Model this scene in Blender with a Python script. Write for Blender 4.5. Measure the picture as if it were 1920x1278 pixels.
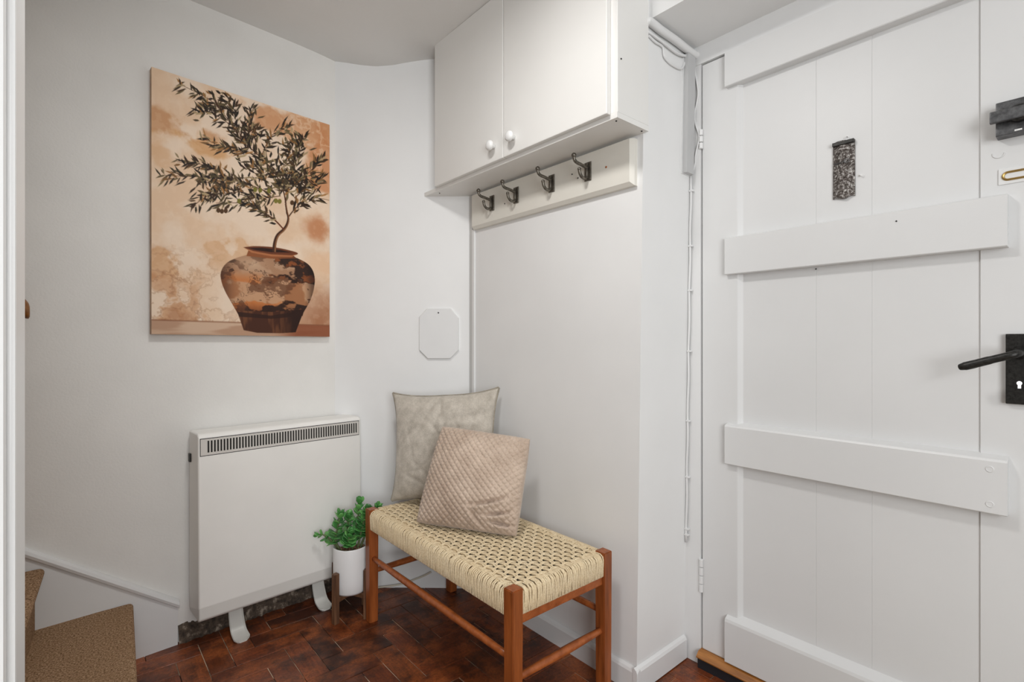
import bpy, bmesh, math, random
import numpy as np
from mathutils import Vector, Matrix
for o in list(bpy.data.objects): bpy.data.objects.remove(o)
scene = bpy.context.scene
C = scene.collection
random.seed(7); rng = np.random.default_rng(11)

# ------------------------------------------------------------------ camera
# world X runs along the door-recess depth, world Y runs along the door towards the stairs
CAMH = 1.09; YAW = math.radians(49.4); F = 960.0
SY, CY = math.sin(YAW), math.cos(YAW)
cam = bpy.data.cameras.new('camera'); camo = bpy.data.objects.new('camera', cam); C.objects.link(camo)
cam.sensor_width = 36; cam.lens = 36 * F / 1920; cam.clip_start = 0.02
camo.location = (0, 0, CAMH); camo.rotation_euler = (math.pi/2, 0, YAW - math.pi/2)
scene.camera = camo

# ------------------------------------------------------------------ light
w = bpy.data.worlds.new('world'); scene.world = w; w.use_nodes = True
bg = w.node_tree.nodes['Background']; bg.inputs[0].default_value = (0.97, 0.985, 1.0, 1); bg.inputs[1].default_value = 0.1
def lamp(name, loc, power, size, col=(1, .97, .92), rot=(0, 0, 0)):
    l = bpy.data.lights.new(name, 'AREA'); l.shape = 'DISK'; l.size = size; l.energy = power; l.color = col
    o = bpy.data.objects.new(name, l); C.objects.link(o); o.location = loc; o.rotation_euler = rot
    return o
lamp('ceiling_lamp_light', (0.45, 0.90, 2.27), 11, 0.25, (1, .985, .965))
wd_ = lamp('unseen_window_fill', (-0.48, -1.65, 1.40), 60, 1.4, (.975, .99, 1.0), (math.pi/2, 0, -.2)); wd_.data.shape = 'RECTANGLE'; wd_.data.size_y = 1.5  # large area light added behind the camera for an unseen, unbuilt window
scene.view_settings.view_transform = 'Standard'; scene.view_settings.look = 'None'
scene.view_settings.gamma = 1; scene.view_settings.use_curve_mapping = False
scene.view_settings.exposure = 0.0

# ------------------------------------------------------------------ helpers
def cw(X, z, h=0.0):                      # camera plan coords -> world
    return Vector((X*SY + z*CY, -X*CY + z*SY, h))
def ray(px, py):
    d = cw((px-960)/F, 1.0); d.z = (638-py)/F
    return d
O = Vector((0, 0, CAMH))
def on_x(px, py, x): d = ray(px, py); return O + d*(x/d.x)
def on_y(px, py, y): d = ray(px, py); return O + d*(y/d.y)
def on_h(px, py, h): d = ray(px, py); return O + d*((h-CAMH)/d.z)

def srgb(r, g, b, k=1.0):
    f = lambda c: (c/255/12.92 if c <= 10 else ((c/255+.055)/1.055)**2.4)*k
    return (f(r), f(g), f(b), 1)

class N:
    """tiny node-material builder"""
    def __init__(s, name, rough=.6, col=(.8,.8,.8,1), metal=0, spec=.5):
        s.m = bpy.data.materials.new(name); s.m.use_nodes = True; s.t = s.m.node_tree
        s.b = s.t.nodes['Principled BSDF']
        s.b.inputs['Roughness'].default_value = rough; s.b.inputs['Base Color'].default_value = col
        s.b.inputs['Metallic'].default_value = metal; s.b.inputs['Specular IOR Level'].default_value = spec
        s.co = None
    def n(s, typ, **kw):
        x = s.t.nodes.new(typ)
        for k, v in kw.items():
            if k in x.inputs: x.inputs[k].default_value = v
            else: setattr(x, k, v)
        return x
    def l(s, a, b): s.t.links.new(a, b)
    def coord(s, out='Object', scale=None):
        tc = s.n('ShaderNodeTexCoord').outputs[out]
        if scale:
            mp = s.n('ShaderNodeMapping'); mp.inputs['Scale'].default_value = scale; s.l(tc, mp.inputs[0]); return mp.outputs[0]
        return tc
    def noise(s, scale, detail=4, co=None, rough=.5, out='Fac'):
        x = s.n('ShaderNodeTexNoise', Scale=scale, Detail=detail, Roughness=rough)
        s.l(co or s.coord(), x.inputs['Vector']); return x.outputs[out]
    def ramp(s, fac, stops):
        r = s.n('ShaderNodeValToRGB'); e = r.color_ramp.elements
        while len(e) > 1: e.remove(e[-1])
        e[0].position, e[0].color = stops[0]
        for p, c in stops[1:]:
            q = e.new(p); q.color = c
        s.l(fac, r.inputs[0]); return r.outputs[0]
    def mix(s, fac, a, b, blend='MIX'):
        x = s.n('ShaderNodeMix', data_type='RGBA', blend_type=blend)
        for sock, v in ((x.inputs[0], fac), (x.inputs[6], a), (x.inputs[7], b)):
            if hasattr(v, 'links'): s.l(v, sock)
            else: sock.default_value = v
        return x.outputs[2]
    def color(s, c): s.l(c, s.b.inputs['Base Color']); return s
    def bump(s, h, strength=.3, dist=.002):
        b = s.n('ShaderNodeBump', Strength=strength, Distance=dist); s.l(h, b.inputs['Height']); s.l(b.outputs[0], s.b.inputs['Normal']); return s

def paint(name, c, rough=.55, s1=35, s2=6, bump=.15, dist=.002, vary=.04):
    m = N(name, rough)
    co = m.coord()
    f = m.noise(s2, 4, co)
    d = tuple(x*(1-vary) for x in c[:3]) + (1,)
    m.color(m.ramp(f, [(.3, d), (.7, c)]))
    m.bump(m.noise(s1, 5, co), bump, dist)
    return m.m
M = {}
M['wall'] = paint('wall_paint', (.83, .83, .825, 1), .55, 40, 4, .12)
M['wall_warm'] = paint('stair_wall_paint', (.80, .785, .755, 1), .6, 150, 5, .22, .003, .06)
M['ceiling'] = paint('ceiling_paint', (.80, .795, .78, 1), .7, 30, 3, .25, .004)
M['gloss'] = paint('gloss_paint', (.77, .77, .767, 1), .38, 25, 5, .10)
M['door'] = paint('door_paint', (.725, .725, .722, 1), .42, 18, 3, .16, .003)
M['cabinet'] = paint('cabinet_paint', (.81, .80, .775, 1), .42, 20, 3, .05)
M['cream'] = paint('cream_paint', (.76, .735, .67, 1), .4, 25, 4, .12)
M['grey'] = paint('grey_paint', (.52, .52, .52, 1), .45)
M['white'] = paint('white_plastic', (.82, .82, .81, 1), .35, 60, 5, .02)
M['pot'] = paint('white_ceramic', (.83, .83, .83, 1), .38, 60, 5, .02)
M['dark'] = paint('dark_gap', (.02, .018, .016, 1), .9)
M['heater'] = paint('heater_enamel', (.87, .855, .82, 1), .38, 50, 5, .04, .001, .05)
M['heater_low'] = paint('heater_base_enamel', (.72, .705, .67, 1), .42, 50, 5, .04)
M['grille'] = paint('grille_metal', (.66, .63, .59, 1), .4)
M['foot'] = paint('foot_plastic', (.68, .67, .63, 1), .25)
M['rubber_gap_black'] = paint('black_rubber_and_gap_shade', (.012, .013, .017, 1), .6)
M['brass'] = N('old_brass', .35, (.42, .28, .10, 1), .9).m
M['cable'] = paint('cable_sheath', (.62, .57, .47, 1), .5)
def metal_dark(name, c, rough, s=60):
    m = N(name, rough, metal=.75); co = m.coord()
    f = m.noise(s, 6, co, .65)
    m.color(m.ramp(f, [(.35, tuple(x*.45 for x in c[:3])+(1,)), (.65, c)])); m.bump(f, .4, .001); return m.m
M['hook'] = metal_dark('aged_pewter', (.20, .18, .15, 1), .32, 120)
M['iron'] = metal_dark('black_iron', (.05, .048, .045, 1), .42, 140)
M['steel'] = metal_dark('dull_steel', (.16, .16, .165, 1), .4, 60)
def mottled():
    m = N('mottled_plate', .22, metal=.55); co = m.coord()
    v = m.noise(160, 8, co, .8)
    m.color(m.ramp(v, [(.36, (.02,.018,.016,1)), (.5, (.09,.07,.06,1)), (.56, (.38,.36,.34,1)), (.64, (.75,.74,.72,1))]))
    m.bump(v, .8, .002); return m.m
M['mottled'] = mottled()
def wood(name, c1, c2, rough, sc=(1, 1, 1), scale=30, bump=.1):
    m = N(name, rough); co = m.coord('Object', sc)
    f = m.noise(scale, 6, co, .6); m.color(m.ramp(f, [(.3, c1), (.7, c2)])); m.bump(f, bump, .001); return m.m
M['teak_leg'] = wood('teak_leg', srgb(116, 58, 24), srgb(172, 94, 44), .38, (1, 1, .08), 60)
M['teak_rail'] = wood('teak_dowel', srgb(132, 66, 28), srgb(182, 102, 52), .35, (1, 1, 1), 40)
M['stand'] = wood('walnut_stand', srgb(72, 46, 30), srgb(128, 92, 66), .5, (1, 1, .08), 70)
M['threshold'] = wood('oak_threshold', srgb(120, 70, 25), srgb(186, 124, 60), .4, (1, .1, 1), 60)
M['handrail'] = wood('handrail_wood', srgb(104, 62, 28), srgb(150, 98, 46), .3, (.1, 1, 1), 60)

def parquet():
    m = N('parquet_block', .34)
    oi = m.n('ShaderNodeObjectInfo')
    at = m.n('ShaderNodeAttribute', attribute_name='grain'); co = at.outputs['Vector']   # metres, along / across the block
    mp = m.n('ShaderNodeMapping'); mp.inputs['Scale'].default_value = (.10, 1, 1); m.l(co, mp.inputs[0])
    add = m.n('ShaderNodeVectorMath', operation='ADD'); m.l(mp.outputs[0], add.inputs[0])
    mul = m.n('ShaderNodeMath', operation='MULTIPLY'); mul.inputs[1].default_value = 37.0; m.l(oi.outputs['Random'], mul.inputs[0])
    m.l(mul.outputs[0], add.inputs[1])
    g = m.noise(130, 5, add.outputs[0], .6)
    base = m.ramp(oi.outputs['Random'], [(0, srgb(60,30,18)), (.25, srgb(98,48,25)), (.5, srgb(128,64,32)), (.7, srgb(86,43,25)), (.85, srgb(156,84,42)), (1, srgb(54,28,19))])
    c = m.mix(.75, base, m.ramp(g, [(.25, (.35,.33,.32,1)), (.7, (1.25,1.2,1.1,1))]), 'MULTIPLY')
    gw = m.coord('Generated')
    geo = m.n('ShaderNodeNewGeometry').outputs['Position']
    stain = m.noise(5.5, 5, geo, .65)
    c = m.mix(m.ramp(stain, [(.46, (0,0,0,1)), (.66, (.8,.8,.8,1))]), c, srgb(164, 88, 42))
    dirt = m.noise(9, 6, geo, .7)
    c = m.mix(m.ramp(dirt, [(.36, (.8,.8,.8,1)), (.5, (0,0,0,1))]), c, srgb(44, 24, 17))
    grit = m.noise(120, 6, geo, .75)
    c = m.mix(.8, c, m.ramp(grit, [(.34, (.42,.40,.38,1)), (.5, (1,1,1,1)), (.68, (1.5,1.42,1.3,1))]), 'MULTIPLY')
    speck = m.noise(230, 2, geo)
    c = m.mix(m.ramp(speck, [(.755, (0,0,0,1)), (.79, (1,1,1,1))]), c, srgb(190, 170, 150))
    m.color(c)
    r = m.ramp(m.noise(14, 4, geo), [(.3, (.28,.28,.28,1)), (.7, (.55,.55,.55,1))]); m.l(r, m.b.inputs['Roughness'])
    m.bump(g, .25, .0008); return m.m
M['parquet'] = parquet()
def joint():
    m = N('joint_grit', .9); geo = m.n('ShaderNodeNewGeometry').outputs['Position']
    f = m.noise(7, 4, geo, .6)
    m.color(m.ramp(f, [(.42, srgb(34,18,12)), (.56, srgb(205,185,160))])); return m.m
M['joint'] = joint()
def rubble():
    m = N('rubble', .95); co = m.coord(); f = m.noise(38, 6, co, .7)
    m.color(m.ramp(f, [(.35, srgb(46,38,32)), (.56, srgb(96,82,70)), (.70, srgb(176,162,146))])); m.bump(f, 1, .006); return m.m
M['rubble'] = rubble()
def carpet():
    m = N('carpet_pile', .95, spec=.1); co = m.coord(); f = m.noise(210, 3, co, .75); g = m.noise(8, 3, co)
    c = m.ramp(f, [(.36, srgb(88,64,46)), (.5, srgb(160,128,98)), (.66, srgb(206,174,142))])
    m.color(m.mix(m.ramp(g, [(.3,(0,0,0,1)),(.7,(.35,.35,.35,1))]), c, srgb(140,110,80))); m.bump(f, .9, .004); return m.m
M['carpet'] = carpet()
def cord():
    m = N('paper_cord', .7, spec=.2); co = m.coord(); f = m.noise(260, 3, co, .6); g = m.noise(14, 2, co)
    c = m.ramp(f, [(.3, srgb(204,182,144)), (.7, srgb(242,226,196))])
    m.color(m.mix(m.ramp(g, [(.35,(0,0,0,1)),(.7,(.4,.4,.4,1))]), c, srgb(220,196,156))); m.bump(f, .6, .0012); return m.m
M['cord'] = cord()
def velvet(name, c1, c2, s1=7, s2=320, detail=5):
    m = N(name, .85, spec=.15); co = m.coord(); f = m.noise(s1, detail, co, .65); g = m.noise(s2, 3, co, .7)
    c = m.ramp(f, [(.3, c1), (.7, c2)])
    c = m.mix(.35, c, m.ramp(g, [(.3, (.55,.55,.55,1)), (.7, (1.2,1.2,1.2,1))]), 'MULTIPLY')
    m.color(c); m.bump(g, .7, .002)
    m.b.inputs['Sheen Weight'].default_value = .35; m.b.inputs['Sheen Roughness'].default_value = .4
    return m.m
M['velvet'] = velvet('crushed_velvet', srgb(176,168,156), srgb(212,204,192), 26, 260)
M['velvet_edge'] = velvet('velvet_piping', srgb(142,135,122), srgb(172,164,150), 30, 200)
M['plush'] = velvet('waffle_plush', srgb(180,158,140), srgb(214,194,176), 9, 240)
def leafmat():
    m = N('succulent_leaf', .38); oi = m.n('ShaderNodeObjectInfo'); co = m.coord()
    b = m.ramp(oi.outputs['Random'], [(0, srgb(40,98,48)), (.45, srgb(66,140,66)), (1, srgb(118,180,98))])
    m.color(m.mix(m.ramp(m.noise(40, 3, co), [(.4,(0,0,0,1)),(.7,(.5,.5,.5,1))]), b, srgb(120,176,100)))
    m.b.inputs['Subsurface Weight'].default_value = .08; m.b.inputs['Subsurface Radius'].default_value = (.003,.006,.002)
    return m.m
M['leaf'] = leafmat()
M['stem'] = paint('succulent_stem', srgb(104, 116, 76), .6, 80)
def pebm():
    m = N('pebbles', .7); co = m.coord(); f = m.n('ShaderNodeTexVoronoi', Scale=120.0); m.l(co, f.inputs['Vector'])
    m.color(m.ramp(f.outputs['Color'], [(.2, srgb(110,76,56)), (.5, srgb(160,120,92)), (.8, srgb(206,176,146))])); return m.m
M['pebble'] = pebm()

# ---------------- mesh helpers
def obj(name, data, mat=None, parent=None, loc=None, smooth=False):
    if isinstance(data, bmesh.types.BMesh):
        me = bpy.data.meshes.new(name); bmesh.ops.recalc_face_normals(data, faces=data.faces); data.to_mesh(me); data.free()
    else: me = data
    if mat is not None and not me.materials: me.materials.append(M[mat] if isinstance(mat, str) else mat)
    if smooth: me.polygons.foreach_set('use_smooth', [True]*len(me.polygons))
    o = bpy.data.objects.new(name, me); C.objects.link(o)
    if loc is not None: o.location = loc
    if parent is not None: o.parent = parent
    return o
def empty(name, loc=(0,0,0)):
    o = bpy.data.objects.new(name, None); C.objects.link(o); o.location = loc; o.empty_display_size = .05; return o
def tag(o, label=None, cat=None, group=None, kind=None):
    if label: o['label'] = label
    if cat: o['category'] = cat
    if group: o['group'] = group
    if kind: o['kind'] = kind
    return o
def put(o, parent):        # parent while geometry is already in world coordinates
    o.parent = parent; o.matrix_parent_inverse = Matrix.Translation(-Vector(parent.location)); return o
def BM(): return bmesh.new()
def box(bm, lo, hi, bev=0, seg=2):
    r = bmesh.ops.create_cube(bm, size=1)
    vs = r['verts']
    for v in vs:
        v.co = Vector([lo[i] + (v.co[i]+.5)*(hi[i]-lo[i]) for i in range(3)])
    if bev:
        es = list({e for v in vs for e in v.link_edges})
        bmesh.ops.bevel(bm, geom=es, offset=bev, segments=seg, profile=.6, affect='EDGES')
    return bm
def bx(lo, hi, bev=0, seg=2): return box(BM(), lo, hi, bev, seg)
def prism(pts, h0, h1, bm=None):
    bm = bm or BM(); n = len(pts)
    a = [bm.verts.new((p[0], p[1], h0)) for p in pts]; b = [bm.verts.new((p[0], p[1], h1)) for p in pts]
    bm.faces.new(a[::-1]); bm.faces.new(b)
    for i in range(n): bm.faces.new((a[i], a[(i+1)%n], b[(i+1)%n], b[i]))
    return bm
def hexa(bot, top):        # eight corners
    bm = BM(); a = [bm.verts.new(p) for p in bot]; b = [bm.verts.new(p) for p in top]; n = len(a)
    bm.faces.new(a[::-1]); bm.faces.new(b)
    for i in range(n): bm.faces.new((a[i], a[(i+1)%n], b[(i+1)%n], b[i]))
    return bm
def extr(prof, axis, a0, a1, bm=None):
    """extrude a 2d profile: axis 'y' -> profile is (x,z); axis 'x' -> (y,z)"""
    bm = bm or BM(); f = (lambda p, t: (p[0], t, p[1])) if axis == 'y' else (lambda p, t: (t, p[0], p[1]))
    a = [bm.verts.new(f(p, a0)) for p in prof]; b = [bm.verts.new(f(p, a1)) for p in prof]; n = len(prof)
    bm.faces.new(a[::-1]); bm.faces.new(b)
    for i in range(n): bm.faces.new((a[i], a[(i+1)%n], b[(i+1)%n], b[i]))
    return bm
def tube(bm, pts, r, sides=8, cap=True):
    pts = [Vector(p) for p in pts]; n = len(pts)
    rs = r if hasattr(r, '__len__') else [r]*n
    rings = []; up = None
    for i, p in enumerate(pts):
        t = (pts[min(i+1, n-1)] - pts[max(i-1, 0)]).normalized()
        if up is None:
            up = Vector((0,0,1)) if abs(t.z) < .9 else Vector((1,0,0))
        a = t.cross(up).normalized(); b = a.cross(t).normalized(); up = b
        rings.append([bm.verts.new(p + rs[i]*(math.cos(k*2*math.pi/sides)*a + math.sin(k*2*math.pi/sides)*b)) for k in range(sides)])
    for i in range(n-1):
        for k in range(sides):
            bm.faces.new((rings[i][k], rings[i][(k+1)%sides], rings[i+1][(k+1)%sides], rings[i+1][k]))
    if cap: bm.faces.new(rings[0][::-1]); bm.faces.new(rings[-1])
    return bm
def smooth_path(pts, n=6):
    P = [Vector(p) for p in pts]; out = []
    for i in range(len(P)-1):
        p0 = P[max(i-1,0)]; p1 = P[i]; p2 = P[i+1]; p3 = P[min(i+2, len(P)-1)]
        for k in range(n):
            t = k/n
            out.append(.5*((2*p1) + (p2-p0)*t + (2*p0-5*p1+4*p2-p3)*t*t + (3*p1-p0-3*p2+p3)*t**3))
    out.append(P[-1]); return out
def lathe(prof, seg=32, bm=None, cen=(0,0,0)):
    bm = bm or BM(); rings = []
    for r, z in prof:
        rings.append([bm.verts.new((cen[0]+r*math.cos(2*math.pi*k/seg), cen[1]+r*math.sin(2*math.pi*k/seg), cen[2]+z)) for k in range(seg)])
    for i in range(len(rings)-1):
        for k in range(seg): bm.faces.new((rings[i][k], rings[i][(k+1)%seg], rings[i+1][(k+1)%seg], rings[i+1][k]))
    bm.faces.new(rings[0][::-1]); bm.faces.new(rings[-1]); return bm
def np_mesh(name, V, Fq):
    me = bpy.data.meshes.new(name); V = np.asarray(V, dtype=np.float32); Fq = np.asarray(Fq, dtype=np.int32)
    k = Fq.shape[1]
    me.vertices.add(len(V)); me.vertices.foreach_set('co', V.ravel())
    me.loops.add(Fq.size); me.loops.foreach_set('vertex_index', Fq.ravel())
    me.polygons.add(len(Fq)); me.polygons.foreach_set('loop_start', np.arange(len(Fq), dtype=np.int32)*k)
    me.update(calc_edges=True); return me

# ------------------------------------------------------------------ structure
HW = 2.42
K = cw(-.785, 2.27); K2 = Vector((1.33, 1.834, 0))                      # corners of the back wall
D1 = cw(-.714, -.700).normalized(); N1 = Vector((-D1.y, D1.x, 0))        # along the stair wall (away from corner), into room
if N1.dot(-K) < 0: N1 = -N1
D2 = (K2-K).normalized(); N2 = Vector((D2.y, -D2.x, 0))
if N2.dot(-K) < 0: N2 = -N2
WL = K + D1*2.6
def wallmesh(a, b, n, th=.12, h=HW): 
    return prism([a[:2], b[:2], (b-n*th)[:2], (a-n*th)[:2]], -.05, h)
wl = tag(obj('wall_left', wallmesh(K - D1*.13, WL, N1), 'wall_warm'), 'off-white textured wall above the stairs and heater', 'wall', kind='structure')
wb = tag(obj('wall_back', wallmesh(K, K2 + D2*.15, N2, .11), 'wall'), 'narrow white wall behind the bench, carrying the octagonal plate', 'wall', kind='structure')
pj_y = .60
XD = 1.61                                                                # door face
YB, YT = .958, .922                                                      # the recess corner leans a little
def ylean(h): return YB + (YT-YB)*h/2.42
bot = [(1.33, YB, -.05), (1.33, K2.y, -.05), (1.80, K2.y, -.05), (1.80, YB, -.05)]
top = [(1.33, YT, HW), (1.33, K2.y, HW), (1.80, K2.y, HW), (1.80, YT, HW)]
tag(obj('wall_right', hexa(bot, top), 'wall'), 'white wall with the coat hooks, turning into the door recess', 'wall', kind='structure')
tag(obj('wall_header', bx((1.352, -.75, 2.083), (1.80, .935, HW)), 'wall'), 'white header with a flat soffit above the door recess', 'wall', kind='structure')
tag(obj('wall_door', bx((1.60, -.75, -.05), (1.80, .005, 2.083)), 'wall'), 'white wall beside the lock edge of the door', 'wall', kind='structure')
tag(obj('wall_stair', bx((-2.0, pj_y, -.05), (-1.88, 2.3, HW)), 'wall_warm'), 'off-white wall closing the stair well', 'wall', kind='structure')
# ceiling, slightly uneven
nx, ny = 60, 70
xs = np.linspace(-1.9, 1.62, nx); ys = np.linspace(-1.2, 2.5, ny)
V = []; 
for y in ys:
    for x in xs:
        h = 2.338 - .032*math.exp(-(((x-1.02)/.16)**2 + ((y-2.10)/.16)**2)) + .004*math.sin(3*x+1)*math.cos(2.5*y)
        V.append((x, y, h))
Fq = [(j*nx+i, (j+1)*nx+i, (j+1)*nx+i+1, j*nx+i+1) for j in range(ny-1) for i in range(nx-1)]
nb = len(V); V += [(x, y, 2.45) for (x, y, z) in V]
Fq += [tuple(q+nb for q in reversed(f)) for f in Fq]
tag(obj('ceiling', np_mesh('ceiling', V, Fq), 'ceiling', smooth=True), 'uneven pale grey plaster ceiling', 'ceiling', kind='structure')

# floor with herringbone blocks
fl = obj('floor', bx((-1.9, -1.2, -.06), (1.80, 2.5, -.0022)), 'joint')
tag(fl, 'dark reddish-brown herringbone wood block floor', 'floor', kind='structure')
wq = .0762; U0, V0 = 1.753, .645
def clip(bm, p, n):
    g = bm.verts[:] + bm.edges[:] + bm.faces[:]
    r = bmesh.ops.bisect_plane(bm, geom=g, plane_co=p, plane_no=n, clear_outer=True)
    es = [e for e in r['geom_cut'] if isinstance(e, bmesh.types.BMEdge)]
    if es:
        try: bmesh.ops.holes_fill(bm, edges=es, sides=0)
        except Exception: pass
blocks = []
for j in range(-14, 15):
    for i in range(-45, 46):
        for typ in (0, 1):
            a, b = (i+3*j, i-3*j) if typ == 0 else (3+i+3*j, -2+i-3*j)
            la, lb = (3, 1) if typ == 0 else (1, 3)
            y0, y1 = U0 + a*wq, U0 + (a+la)*wq; x0, x1 = V0 + b*wq, V0 + (b+lb)*wq
            cx, cy = (x0+x1)/2, (y0+y1)/2
            # what lies in the hall, in front of the camera, or just beside the view
            if cx < .0 - .1 or cx > 1.75 or cy < .62 or cy > 2.45: continue
            if cy < .95 and cx < .35: continue
            blocks.append((math.hypot(cx-.8, cy-1.4), x0, x1, y0, y1, typ))
blocks.sort(); cnt = 0
for _, x0, x1, y0, y1, typ in blocks:
    if cnt >= 296: break
    g = .0006 + .0010*random.random(); dz = random.uniform(-.0008, .0006)
    bm = bx((x0+g, y0+g, -.0135), (x1-g, y1-g, dz), .0008, 1)
    cen = Vector(((x0+x1)/2, (y0+y1)/2, 0))
    clip(bm, K - N1*.002, -N1); clip(bm, K - N2*.002, -N2)
    if cen.y > ylean(0) - .15: 
        if cen.y > .955: clip(bm, Vector((1.331, 0, 0)), Vector((1, 0, 0)))
        elif x1 > 1.33: clip(bm, Vector((0, ylean(0)+.001, 0)), Vector((0, 1, 0)))
    if len(bm.faces) < 4: bm.free(); continue
    bmesh.ops.translate(bm, vec=-cen, verts=bm.verts)
    me = bpy.data.meshes.new('wood_block'); bmesh.ops.recalc_face_normals(bm, faces=bm.faces); bm.to_mesh(me); bm.free()
    at = me.attributes.new('grain', 'FLOAT_VECTOR', 'POINT')
    co = np.zeros(len(me.vertices)*3, np.float32); me.vertices.foreach_get('co', co); co = co.reshape(-1, 3)
    if typ == 0: co = co[:, [1, 0, 2]]
    at.data.foreach_set('vector', np.ascontiguousarray(co).ravel())
    obj('wood_block', me, 'parquet', fl, cen); cnt += 1

# rough bare strip where the skirting is missing, under the heater
def rough_strip(name, a, b, n, h, d):
    m = 60; V = []; ln = (b-a).length; t = (b-a).normalized()
    for i in range(m+1):
        p = a + t*(ln*i/m); r1 = 1 + .06*math.sin(i*.55) + random.uniform(-.04, .04); r2 = random.uniform(.7, 1.2); r3 = random.uniform(.55, 1)
        V += [tuple(p - n*.004 + Vector((0,0,h*r1))), tuple(p + n*(d*.45*r2) + Vector((0,0,h*.75*r3))), tuple(p + n*d*r2 + Vector((0,0,h*.12))), tuple(p + n*(d*1.1*r2) + Vector((0,0,-.004))), tuple(p - n*.004 + Vector((0,0,-.004)))]
    Fq = [(i*5+k, i*5+(k+1)%5, (i+1)*5+(k+1)%5, (i+1)*5+k) for i in range(m) for k in range(5)]
    return obj(name, np_mesh(name, V, Fq), 'rubble')
sx0 = .284
def wl_at_x(x): return K + D1*((x-K.x)/D1.x)
tag(rough_strip('trim_1', wl_at_x(sx0+.004), K, N1, .068, .022), 'rough dark bare strip at the foot of the wall under the heater', 'trim', kind='structure')

# skirting on the hook wall and in the recess
prof = [(0, 0), (0, .073), (-.004, .077), (-.012, .071), (-.016, .063), (-.016, 0)]
tag(obj('baseboard_right', extr([(1.33+p[0]+.001, p[1]) for p in prof], 'y', ylean(0)-.016, K2.y-.02), 'gloss'), 'white painted skirting board behind the bench', 'skirting board', kind='structure')
tag(obj('baseboard_recess', extr([(ylean(0)+p[0]+.001, p[1]+.004) for p in prof], 'x', 1.33-.0165, 1.598), 'gloss'), 'short white skirting board inside the door recess', 'skirting board', kind='structure')
# the hook wall is lined with a thin panel: bead down its inner edge
bm = bx((1.321, 1.795, .0), (1.331, 1.812, 1.575), .003)
M['strip'] = paint('strip_grey', (.60, .60, .59, 1), .5)  # plain grey, darker than the bead beside it
tag(obj('trim_5', bx((1.324, 1.8125, 0), (1.331, 1.832, 1.725)), 'strip'), 'narrow grey strip in the corner beside the bead', 'trim', kind='structure')
tag(obj('trim_2', bm, 'gloss'), 'narrow white vertical bead in the corner below the coat hooks', 'trim', kind='structure')

# partition end / doorway lining through which the hall is seen
pj = cw(-.4359, .45)
tp = empty('trim_3', (pj.x-.05, pj.y, 0)); tag(tp, 'white painted doorway lining standing before the stairs', 'door frame', kind='structure')
put(obj('lining', bx((pj.x-.03, pj.y, 0), (pj.x, pj.y+.112, 2.345), .003), 'gloss'), tp)
put(obj('architrave', bx((pj.x-.085, pj.y-.016, 0), (pj.x-.006, pj.y+.002, 2.345), .004), 'gloss'), tp)
tag(obj('wall_partition', bx((-1.9, pj.y+.003, -.05), (pj.x-.028, pj.y+.108, HW)), 'wall'), 'white partition wall beside the doorway lining', 'wall', kind='structure')

# ------------------------------------------------------------------ door frame
fr = empty('trim_4', (1.65, .92, 0)); tag(fr, 'white door frame with hinge jamb and head inside the recess', 'door frame', kind='structure')
HY = .8935; DT = 2.018; DB = .055; LY = .055
bm = hexa([(1.606, HY+.0035, 0), (1.606, .966, 0), (1.70, .966, 0), (1.70, HY+.0035, 0)], [(1.606, HY+.0035, 2.085), (1.606, .94, 2.085), (1.70, .94, 2.085), (1.70, HY+.0035, 2.085)])
put(obj('jamb', bm, 'gloss'), fr)
put(obj('jamb', bx((1.606, .003, 0), (1.70, LY-.003, 2.085)), 'gloss'), fr)
put(obj('head', bx((1.603, LY-.003, DT+.004), (1.70, .938, 2.085)), 'gloss'), fr)
put(obj('gap_shade_stop', bx((1.662, HY-.02, 0), (1.69, HY+.01, 2.05)), 'rubber_gap_black'), fr)  # door stops coloured black to put shade into the gaps round the door
put(obj('gap_shade_stop', bx((1.662, LY-.01, 0), (1.69, LY+.02, 2.05)), 'rubber_gap_black'), fr)
put(obj('gap_shade_stop', bx((1.662, LY, DT-.02), (1.69, HY, DT+.02)), 'rubber_gap_black'), fr)

# ------------------------------------------------------------------ door
door = empty('door_1', (1.64, HY, DB)); tag(door, 'white painted plank door with overlaid rails in the recess', 'door', kind='structure')
def dpart(name, bm, mat='door', parent=door, **k):
    o = obj(name, bm, mat, None, **k); return put(o, door)
dpart('stile', bx((XD, .772, DB), (1.655, HY, DT), .003))
dpart('stile', bx((XD+.010, LY, DB), (1.655, .1983, DT), .0015, 1))
for a, b in ((.5498, .765), (.4141, .5496), (.1985, .4139)):
    dpart('plank', bx((1.624, a, DB), (1.655, b, DT), .0007, 1))
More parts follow.
